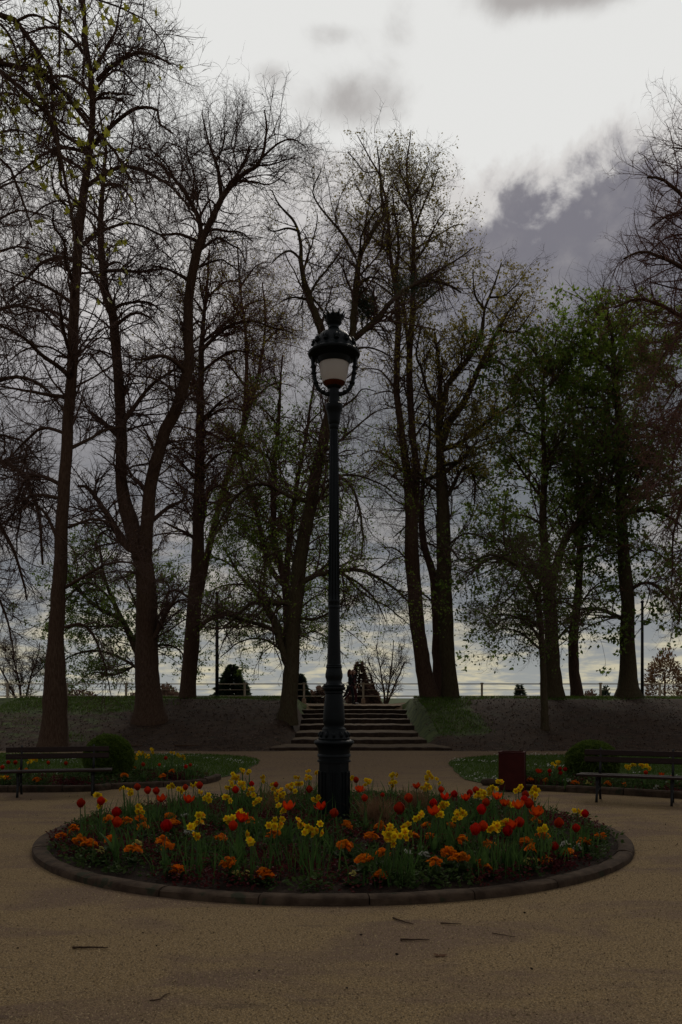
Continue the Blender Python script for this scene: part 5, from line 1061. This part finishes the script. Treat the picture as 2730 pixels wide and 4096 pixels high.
tree('thin crooked sapling low on the right bank, in front of the chestnut trunks', 29.0,
     [[(2182, 2928, 32), (2181, 2850, 29), (2179, 2775, 28), (2167, 2614, 24), (2159, 2493, 22), (2147, 2412, 20), (2110, 2330, 17), (2060, 2260, 14), (1960, 2220, 10), (1870, 2260, 6)]],
     [(14, [(2160, 2430), (2162, 2300), (2172, 2180), (2150, 2060)]), (10, [(2165, 2600), (2080, 2530), (2000, 2520), (1930, 2560)]), (9, [(2167, 2620), (2230, 2560), (2290, 2580)]), (9, [(2090, 2300), (2050, 2380), (1990, 2420), (1900, 2430)]), (9, [(2165, 2550), (2080, 2470), (1960, 2460), (1870, 2500)])],
     bark='bark_moss', n2=190, n3=1500, n4=4200, leaves=(('leaf_green', 4875, (.07, .12), -.4, 1900, 2720),), name='sapling', flare=1.3, l2=(.8, 1.9))
tree('broad leafy chestnut with a straight trunk right behind the crooked sapling', 37.0,
     [[(2217, 2808, 78), (2216, 2735, 60), (2207, 2493, 54), (2187, 2291, 44), (2171, 2049, 32), (2179, 1888, 28), (2171, 1646, 22), (2179, 1484, 16), (2215, 1404, 10), (2230, 1330, 5)], [(2198, 2390, 36), (2252, 2194, 30), (2316, 2089, 26), (2381, 1993, 20), (2413, 1912, 12), (2430, 1800, 6)]],
     [(26, [(2190, 2330), (2110, 2270), (2030, 2240), (1950, 2240), (1880, 2300)]), (14, [(2172, 2000), (2100, 1900), (2050, 1830), (2010, 1820)]), (13, [(2176, 1900), (2240, 1820), (2310, 1800)]), (12, [(2172, 1650), (2110, 1560), (2060, 1500)]), (12, [(2175, 1560), (2250, 1490), (2290, 1430)]), (13, [(2175, 2100), (2090, 2060), (2010, 2080)]), (11, [(2170, 1760), (2080, 1720), (2010, 1740)]), (11, [(2300, 2110), (2360, 2080), (2430, 2110)]), (14, [(2210, 2560), (2120, 2480), (2020, 2470), (1950, 2520)]), (13, [(2212, 2580), (2290, 2500), (2380, 2500)]), (9, [(2180, 1480), (2130, 1400), (2080, 1360)]), (12, [(2340, 2060), (2330, 1940), (2290, 1850)])],
     bark='bark_moss', n2=400, n3=2000, n4=2600, leaves=(('leaf_green', 11160, (.12, .25), -.6, 1300, 2700), ('leaf_brown', 1819, (.05, .09), 0, 1350, 2300), ('leaf_olive', 3000, (.07, .12), 0, 1300, 2100)), name='chestnut_tree', flare=1.35, l2=(1.3, 3.8), l3=(.6, 1.5))
tree('slim chestnut trunk leaning left, second from the thick flared trunk at right', 39.2,
     [[(2312, 2806, 50), (2307, 2750, 42), (2300, 2695, 38), (2296, 2533, 31), (2316, 2372, 27), (2325, 2211, 23), (2318, 2050, 18), (2312, 1900, 13), (2330, 1720, 8), (2350, 1560, 4)]],
     [(12, [(2300, 2450), (2380, 2350), (2440, 2330)]), (12, [(2318, 2300), (2250, 2220), (2190, 2230)]), (11, [(2320, 2100), (2380, 2010), (2450, 2000)]), (10, [(2312, 1950), (2250, 1860), (2190, 1860)]), (9, [(2325, 1760), (2390, 1680), (2430, 1680)]), (10, [(2297, 2560), (2230, 2480), (2160, 2500)])],
     bark='bark_red', n2=220, n3=1200, n4=1600, leaves=(('leaf_green', 5580, (.12, .23), -.6, 1500, 2700), ('leaf_brown', 1050, (.05, .09), 0, 1500, 2300)), name='chestnut_tree', flare=1.25, l2=(1.3, 3.8), l3=(.6, 1.5))
tree('thick chestnut trunk with widely flared foot near the right edge, bright green on top', 36.8,
     [[(2514, 2812, 84), (2516, 2735, 64), (2510, 2574, 54), (2510, 2412, 53), (2494, 2211, 44), (2486, 2009, 41), (2478, 1807, 37), (2474, 1646, 29), (2462, 1484, 22), (2446, 1323, 13), (2420, 1200, 6)]],
     [(20, [(2490, 2060), (2526, 2049), (2607, 2041), (2688, 2074), (2740, 2120)]), (15, [(2512, 2390), (2540, 2345), (2607, 2335), (2672, 2400), (2735, 2490)]), (20, [(2508, 2480), (2478, 2469), (2405, 2437), (2325, 2437), (2270, 2480)]), (15, [(2475, 1700), (2397, 1638), (2325, 1638), (2270, 1680)]), (15, [(2478, 1720), (2518, 1710), (2607, 1710), (2700, 1760)]), (13, [(2465, 1500), (2380, 1420), (2300, 1370), (2250, 1340)]), (12, [(2455, 1400), (2380, 1310), (2320, 1270)]), (12, [(2450, 1340), (2420, 1240), (2410, 1180)]), (12, [(2455, 1400), (2520, 1310), (2570, 1260)]), (13, [(2465, 1520), (2540, 1460), (2620, 1450)]), (13, [(2480, 1850), (2400, 1800), (2330, 1830)]), (13, [(2480, 1880), (2560, 1850), (2640, 1890), (2700, 1960)]), (13, [(2490, 2150), (2420, 2120), (2350, 2170)]), (12, [(2500, 2250), (2580, 2200), (2650, 2230), (2710, 2310)]), (11, [(2470, 1600), (2400, 1530), (2330, 1510), (2270, 1530)]), (11, [(2460, 1470), (2520, 1400), (2600, 1370), (2660, 1380)])],
     bark='bark_moss', n2=480, n3=2400, n4=3000, leaves=(('leaf_fresh', 7000, (.12, .24), -.6, 1150, 1560), ('leaf_green', 11625, (.12, .25), -.6, 1350, 2720), ('leaf_brown', 5600, (.05, .10), 0, 1180, 2300)), name='chestnut_tree', flare=1.45, l2=(1.3, 3.8), l3=(.6, 1.5))
tree('large bare lime crown reaching in from beyond the right edge', 30.0,
     [[(2905, 2830, 100), (2900, 2400, 80), (2890, 2000, 66), (2880, 1600, 54), (2870, 1200, 40), (2860, 900, 28), (2850, 600, 14), (2845, 480, 8)]],
     [(26, [(2868, 1080), (2800, 900), (2740, 800), (2650, 730), (2590, 720)]), (24, [(2872, 1250), (2780, 1120), (2700, 1050), (2570, 1000), (2490, 1030)]), (22, [(2875, 1450), (2780, 1320), (2700, 1250), (2560, 1190), (2470, 1230)]), (18, [(2856, 800), (2800, 660), (2750, 600), (2690, 590)]), (16, [(2880, 1650), (2790, 1600), (2730, 1600), (2650, 1750), (2620, 1950)]), (16, [(2885, 1900), (2800, 1880), (2740, 1950), (2680, 2150), (2660, 2350)]), (16, [(2890, 2100), (2800, 2100), (2740, 2250), (2710, 2500)]), (15, [(2860, 950), (2770, 860), (2680, 860), (2590, 920)]), (14, [(2874, 1350), (2790, 1300), (2690, 1380), (2620, 1500), (2590, 1650)]), (13, [(2870, 1200), (2800, 1180), (2700, 1150), (2600, 1120)]), (13, [(2880, 1550), (2780, 1500), (2690, 1560), (2640, 1650)]), (13, [(2882, 1750), (2790, 1720), (2710, 1800), (2690, 1950)]), (9, [(2790, 640), (2740, 540), (2700, 520)]), (11, [(2868, 1000), (2760, 940), (2650, 960), (2540, 1080)])],
     twig='twig_red', n2=520, n3=3800, n4=10000, leaves=(('leaf_brown', 5500, (.035, .07), 0, 1150, 2500),), flare=1.4, droop=(-.08, .02), extra=4)
tree('leafy hornbeam with low green branches beyond the railing, behind the two leftmost trunks', 46.5,
     [[(592, 2840, 40), (575, 2680, 34), (530, 2560, 28), (470, 2440, 20), (420, 2320, 12), (400, 2180, 5)], [(540, 2580, 20), (580, 2420, 15), (570, 2280, 8)], [(490, 2480, 18), (380, 2420, 14), (280, 2330, 9), (220, 2260, 4)]],
     [(14, [(575, 2690), (480, 2630), (380, 2600), (280, 2620), (190, 2690)]), (13, [(560, 2640), (640, 2580), (720, 2600), (760, 2680)]), (12, [(500, 2500), (400, 2510), (300, 2510), (210, 2560)]), (12, [(450, 2400), (350, 2330), (260, 2400), (180, 2490)]), (10, [(420, 2320), (340, 2230), (280, 2200)]), (10, [(570, 2380), (640, 2320), (700, 2370)]), (11, [(560, 2650), (460, 2700), (370, 2690), (300, 2740)])],
     bark='bark_moss', n2=330, n3=1800, n4=2400, leaves=(('leaf_green', 20000, (.09, .17), -.3, 2050, 2800),), name='hornbeam_tree', flare=1.1)
tree('young leafy hornbeam beyond the railing, between the forked lime and the leaning trunk', 48.0,
     [[(1168, 2840, 34), (1160, 2650, 30), (1120, 2520, 25), (1050, 2400, 19), (960, 2300, 13), (890, 2180, 6)], [(1140, 2570, 18), (1170, 2400, 13), (1150, 2250, 7)], [(1050, 2400, 14), (1060, 2250, 10), (1030, 2120, 5)]],
     [(11, [(1150, 2620), (1060, 2560), (960, 2570), (880, 2640)]), (11, [(1100, 2500), (1000, 2460), (900, 2460), (820, 2520)]), (9, [(1000, 2340), (900, 2340), (820, 2380), (760, 2460)]), (9, [(940, 2270), (860, 2230), (780, 2270)]), (9, [(1150, 2600), (1240, 2530), (1320, 2560), (1400, 2640)]), (9, [(1165, 2420), (1250, 2350), (1340, 2370)])],
     bark='bark_moss', n2=260, n3=1700, n4=3000, leaves=(('leaf_green', 13000, (.08, .15), -.3, 1950, 2790),), name='hornbeam_tree', flare=1.1)
tree('bare lime behind the tallest one, its drooping limbs filling the left edge', 33.5,
     [[(-230, 2860, 90), (-215, 2500, 74), (-200, 2100, 62), (-190, 1700, 52), (-180, 1300, 42), (-170, 900, 30), (-160, 500, 18), (-150, 200, 8)]],
     [(26, [(-195, 2000), (-90, 1860), (20, 1850), (110, 1930), (170, 2080), (180, 2250)]), (24, [(-200, 2200), (-100, 2080), (0, 2100), (70, 2230), (110, 2400)]), (22, [(-190, 1700), (-80, 1560), (60, 1500), (190, 1540), (280, 1650)]), (20, [(-185, 1450), (-80, 1300), (40, 1230), (170, 1250), (250, 1340)]), (18, [(-180, 1200), (-70, 1050), (60, 980), (180, 1010)]), (16, [(-172, 950), (-60, 800), (60, 730), (170, 760)]), (14, [(-165, 700), (-50, 560), (60, 520), (160, 560)]), (18, [(-200, 2350), (-110, 2270), (-30, 2330), (30, 2480), (50, 2620)]), (16, [(-190, 1850), (-60, 1750), (70, 1760), (160, 1860)]), (14, [(-180, 1100), (-60, 920), (80, 850), (210, 880)]), (12, [(-160, 500), (-60, 400), (40, 370), (150, 420)])],
     n2=520, n3=4600, n4=13000, leaves=(('leaf_brown', 2100, (.03, .06), 0, 0, 2600),), flare=1.4, extra=4)
tree('bare slender lime far behind, filling the gap left of the lantern', 44.0,
     [[(757, 2830, 36), (785, 2500, 32), (850, 2150, 28), (930, 1850, 24), (975, 1700, 22), (985, 1400, 16), (960, 1150, 10), (950, 980, 5)], [(975, 1720, 16), (1030, 1500, 13), (1060, 1300, 9), (1050, 1130, 5)]],
     [(12, [(850, 2150), (920, 2080), (1000, 2100)]), (12, [(900, 1960), (1030, 1900), (1110, 1890)]), (11, [(965, 1800), (880, 1700), (800, 1690)]), (11, [(985, 1550), (900, 1450), (820, 1440)]), (10, [(1050, 1380), (1130, 1310), (1190, 1320)]), (10, [(975, 1280), (900, 1180), (840, 1180)]), (10, [(1010, 1600), (1100, 1530), (1180, 1550)]), (9, [(960, 1150), (1030, 1060), (1090, 1050)])],
     twig='twig_red', n2=330, n3=2800, n4=7500, leaves=(('leaf_brown', 1819, (.05, .09), 0, 1000, 2300),), flare=1.1)
tree('thin bare shrub with upright rods beyond the railing, right of the walkers', 47.5,
     [[(1540, 2860, 10), (1535, 2760, 8), (1520, 2660, 5), (1505, 2580, 3)], [(1542, 2850, 9), (1555, 2740, 7), (1570, 2640, 5), (1575, 2560, 3)], [(1540, 2850, 8), (1580, 2740, 6), (1620, 2650, 4)], [(1538, 2850, 8), (1500, 2750, 6), (1470, 2670, 4)]],
     [(4, [(1530, 2740), (1490, 2680), (1470, 2620)]), (4, [(1560, 2720), (1600, 2650), (1610, 2590)])], bark='twig', n2=110, n3=600, n4=900, l2=(.5, 1.4), l3=(.3, .7), name='bare_shrub', category='shrub', flare=1, extra=0, tw=.008, droop=(.1, .15), leaves=())
tree('twiggy bare shrub beyond the railing at the left edge', 47.5,
     [[(90, 2850, 12), (80, 2740, 9), (60, 2640, 6), (50, 2560, 3)], [(95, 2850, 10), (120, 2730, 8), (150, 2630, 5), (160, 2570, 3)], [(90, 2850, 10), (40, 2750, 8), (0, 2670, 5)]],
     [(4, [(70, 2700), (30, 2640), (10, 2580)]), (4, [(120, 2720), (180, 2660), (210, 2600)])], bark='twig', n2=160, n3=1200, n4=2200, l2=(.6, 1.5), l3=(.3, .7), name='bare_shrub', category='shrub', flare=1, extra=0, tw=.008, droop=(.08, .15), leaves=(('leaf_olive', 700, (.05, .09), 0, 2400, 2800),))

# plane tree whose branches hang into the top left corner, close to the eye
pt, tw_, porg = tree('plane tree reaching into the top left corner with young lobed leaves', 11.5,
     [[(-1150, 3260, 190), (-1130, 2600, 160), (-1100, 1900, 140), (-1060, 1200, 120), (-1000, 500, 100), (-940, -100, 76), (-900, -700, 50), (-880, -1200, 24)]],
     [(38, [(-1000, 300), (-600, 60), (-200, 20), (86, 86), (132, 172), (195, 230), (207, 287), (200, 402), (198, 540)]), (36, [(-1020, 650), (-600, 400), (-250, 250), (0, 258), (86, 275), (230, 304), (298, 402), (367, 488), (436, 551), (488, 620), (545, 712)]), (22, [(-60, 240), (120, 380), (218, 488), (230, 631), (241, 746), (298, 792), (367, 838), (440, 890)]),
      (18, [(150, 330), (230, 560), (287, 804), (304, 918), (321, 1022), (373, 1073), (430, 1120)]), (15, [(-940, -150), (-500, -250), (-100, -180), (220, -90), (420, -50), (574, 17), (660, 57), (695, 110)]), (16, [(120, -110), (235, 0), (241, 115), (247, 260)]), (16, [(300, -60), (340, 60), (330, 160), (360, 240)]), (24, [(-1050, 1000), (-600, 700), (-250, 560), (-40, 560), (60, 640), (110, 740), (150, 860)]), (13, [(-100, 20), (20, 120), (70, 240), (90, 360)]), (12, [(60, 90), (130, 60), (200, 90), (270, 150)]), (12, [(-100, 250), (0, 380), (60, 480), (70, 600)])],
     n2=420, n3=2300, n4=3600, l2=(.35, 1.3), l3=(.15, .45), l4=(.06, .18), leaves=(), name='plane_tree', flare=1.3, extra=0, tw=.0028, depthk=.12, sw=.05, droop=(-.14, .0))
def lobed_leaf(rs):
    prof = [(0, 0), (.30, -.05), (.42, .12), (.28, .2), (.5, .46), (.26, .45), (.16, .62), (0, 1.0)]; prof = [(x_ * rs.uniform(.85, 1.1), y_) for x_, y_ in prof]
    R_ = [(x_, y_, .12 * x_ + .03 * math.sin(6 * y_)) for x_, y_ in prof]; L_ = [(-x_, y_, .12 * x_) for x_, y_ in prof[1:-1]]; V = [(0, .3, -.02)] + R_ + L_[::-1]; n = len(V) - 1
    return np.array(V), np.array([(0, 1 + k, 1 + (k + 1) % n) for k in range(n)])
PLF = [mk('leaf', *lobed_leaf(random.Random(q)), M['leaf_plane'], link=False, smooth=False) for q in range(4)]
tp = tw_[:, -1] + porg; px_ = CX + F * tp[:, 0] / tp[:, 1]; py_ = YH - F * (tp[:, 2] - H) / tp[:, 1]
k = np.where((px_ > -60) & (px_ < 760) & (py_ > -60) & (py_ < 1250) & (tp[:, 1] > 4))[0]
RNG.shuffle(k)
for q in k[:420]:
    for _ in range(random.choice((1, 1, 2))):
        p = tw_[q, -1] + RNG.normal(0, .02, 3)
        ob('leaf', random.choice(PLF), pt, tuple(p), (random.uniform(.6, 2.4), random.uniform(-.7, .7), random.uniform(0, 6.28)), random.choice((random.uniform(.04, .07), random.uniform(.05, .10), random.uniform(.07, .135))))
# conifers and far bushes beyond the railing
def conifer(label, px, ptop, wpx, D, material, n=13000, group=None, shape=.8):
    b0 = P3(px, YH, D); g = float(terrain_z(b0[0], D)); top = P3(px, ptop, D)[2] - g; rad = wpx / 2 * D / F * top / max(1.0, top - (P3(px, 2790, D)[2] - g)) * shape
    t_ = thing('conifer', label, 'conifer tree', (b0[0], D, g), 0, group)
    MB().tube([(0, 0, -.1), (0, 0, top * .6), (0, 0, top * .97)], [.16, .1, .02], 8).build('trunk', M['bark'], t_)
    u = RNG.uniform(0, 1, n) ** .75; lay = np.round(u * 19) / 19 * .2 + u * .8; z = top * (1 - lay) * .97 + .15; an = RNG.uniform(0, 6.283, n); rr_ = rad * (lay ** .8) * RNG.uniform(.15, 1, n) ** .6 * (1 + .22 * np.sin(an * 5 + lay * 23) + .15 * np.sin(an * 3 - lay * 41))
    p = np.stack([rr_ * np.cos(an), rr_ * np.sin(an), z - rr_ * .15], -1); d = np.stack([np.cos(an), np.sin(an), RNG.uniform(-.5, .25, n)], -1); V, f = leafcards(p, d, RNG.uniform(.14, .34, n), .35)
    mk('foliage', V, f, M[material], t_, smooth=False); return t_
conifer('dark green cone shaped conifer beyond the railing, right of the pole', 930, 2662, 150, 49, 'conifer')
conifer('tall brownish conifer right behind the walkers', 1438, 2648, 100, 49, 'conifer_brown', 4000)
conifer('small conifer right behind the leaning trunk, beyond the railing', 1200, 2700, 70, 49, 'conifer', 8000)
conifer('small dark conifer beyond the railing, between the two chestnut trunks at right', 2080 - 0, 2745, 40, 49, 'conifer', 1600)
def farbush(label, px, ptop, wpx, D, material, n=8000, name='bush'):
    b0 = P3(px, YH, D); g = float(terrain_z(b0[0], D)); top = P3(px, ptop, D)[2] - g; rad = wpx / 2 * D / F
    t_ = thing(name, label, 'bush', (b0[0], D, g), 0); MB().tube([(0, 0, -.1), (0, 0, top * .7)], [.1, .04], 6).build('trunk', M['bark'], t_)
    v_ = nrm(RNG.normal(size=(n, 3))); p = v_ * (RNG.uniform(.3, 1, n) ** .4)[:, None] * np.array([rad, rad, top * .5]) * (1 + .2 * wob(v_[:, 0] * 3, v_[:, 2] * 3, 2)[:, None]) + np.array([0, 0, top * .5])
    V, f = leafcards(p, v_ + RNG.normal(0, .5, v_.shape), RNG.uniform(.10, .24, n), .5); mk('foliage', V, f, M[material], t_, smooth=False); return t_
farbush('low brown bush beyond the railing behind the leaning trunk', 1290, 2752, 150, 49.5, 'conifer_brown')
farbush('low brown bush beyond the railing, right of the brownish conifer', 1478, 2742, 90, 49.5, 'conifer_brown')
farbush('rounded dark bush beyond the railing just left of the flared chestnut trunk', 2422, 2752, 50, 49.5, 'conifer', 1600)
farbush('broad low brown thicket beyond the railing behind the forked lime', 640, 2745, 260, 49.5, 'conifer_brown', 9000)
farbush('low hedge beyond the railing at the left', 310, 2760, 240, 49.5, 'conifer_brown', 3000)
farbush('low dark bush beyond the railing between the slim and the flared chestnut trunks', 2360, 2765, 90, 49.5, 'conifer_brown', 1800)
farbush('tall straw coloured willow far beyond the railing at the right edge', 2660, 2600, 150, 49.5, 'straw', 3600, 'willow')
# evergreen clumps growing on the branches right of the lantern
for lab, px, py, w_, hgt_, D in (('large dark evergreen clump growing on the slanting branch right of the lantern', 1665, 1150, 190, 90, 34.0), ('small dark evergreen clump on the stem just above the lantern, to its right', 1450, 1215, 90, 110, 31.3)):
    c = P3(px, py, D); t_ = thing('mistletoe', lab, 'mistletoe', tuple(c), 0, 'evergreen clumps on the branches'); n = 1500; v_ = nrm(RNG.normal(size=(n, 3))) * (RNG.uniform(0, 1, n) ** .45)[:, None]
    p = v_ * np.array([w_ / 2, (w_ + hgt_) / 4, hgt_ / 2]) * D / F * (1 + .35 * wob(v_[:, 0] * 3, v_[:, 2] * 3, 2.2)[:, None]); V, f = leafcards(p, v_ + RNG.normal(0, .6, v_.shape), RNG.uniform(.06, .13, n), .4)
    mk('foliage', V, f, M['conifer'], t_, smooth=False)
    MB().tube([(-.3 * w_ * D / F, 0, -.1), (0, 0, 0), (.3 * w_ * D / F, 0, .12)], [.02, .03, .02], 6).build('stem', M['bark_moss'], t_)
# dead roots and twigs lying on the bank
for lab, pts in (('dead branch lying on the bank below the forked lime', [(520, 2925), (545, 2895), (565, 2875), (570, 2830)]), ('fallen branch on the bank right of the forked lime', [(700, 2895), (760, 2880), (800, 2868)])):
    P = []
    for x_, y_ in pts:
        D = 27.0
        for _ in range(30): z = float(terrain_z((x_ - CX) * D / F, D)) + .04; D = (H - z) * F / max(20, y_ - YH); D = min(max(D, 26), 37)
        P.append(((x_ - CX) * D / F, D, float(terrain_z((x_ - CX) * D / F, D)) + .05))
    c = np.mean(P, 0); t_ = tag(MB().tube(arc_pts(np.array(P) - c, 8), np.linspace(.03, .012, 8), 6).build('branch', M['bark']), lab, 'branch', 'dead branches on the bank'); t_.location = tuple(c)
print('crown tris', TRI[0])
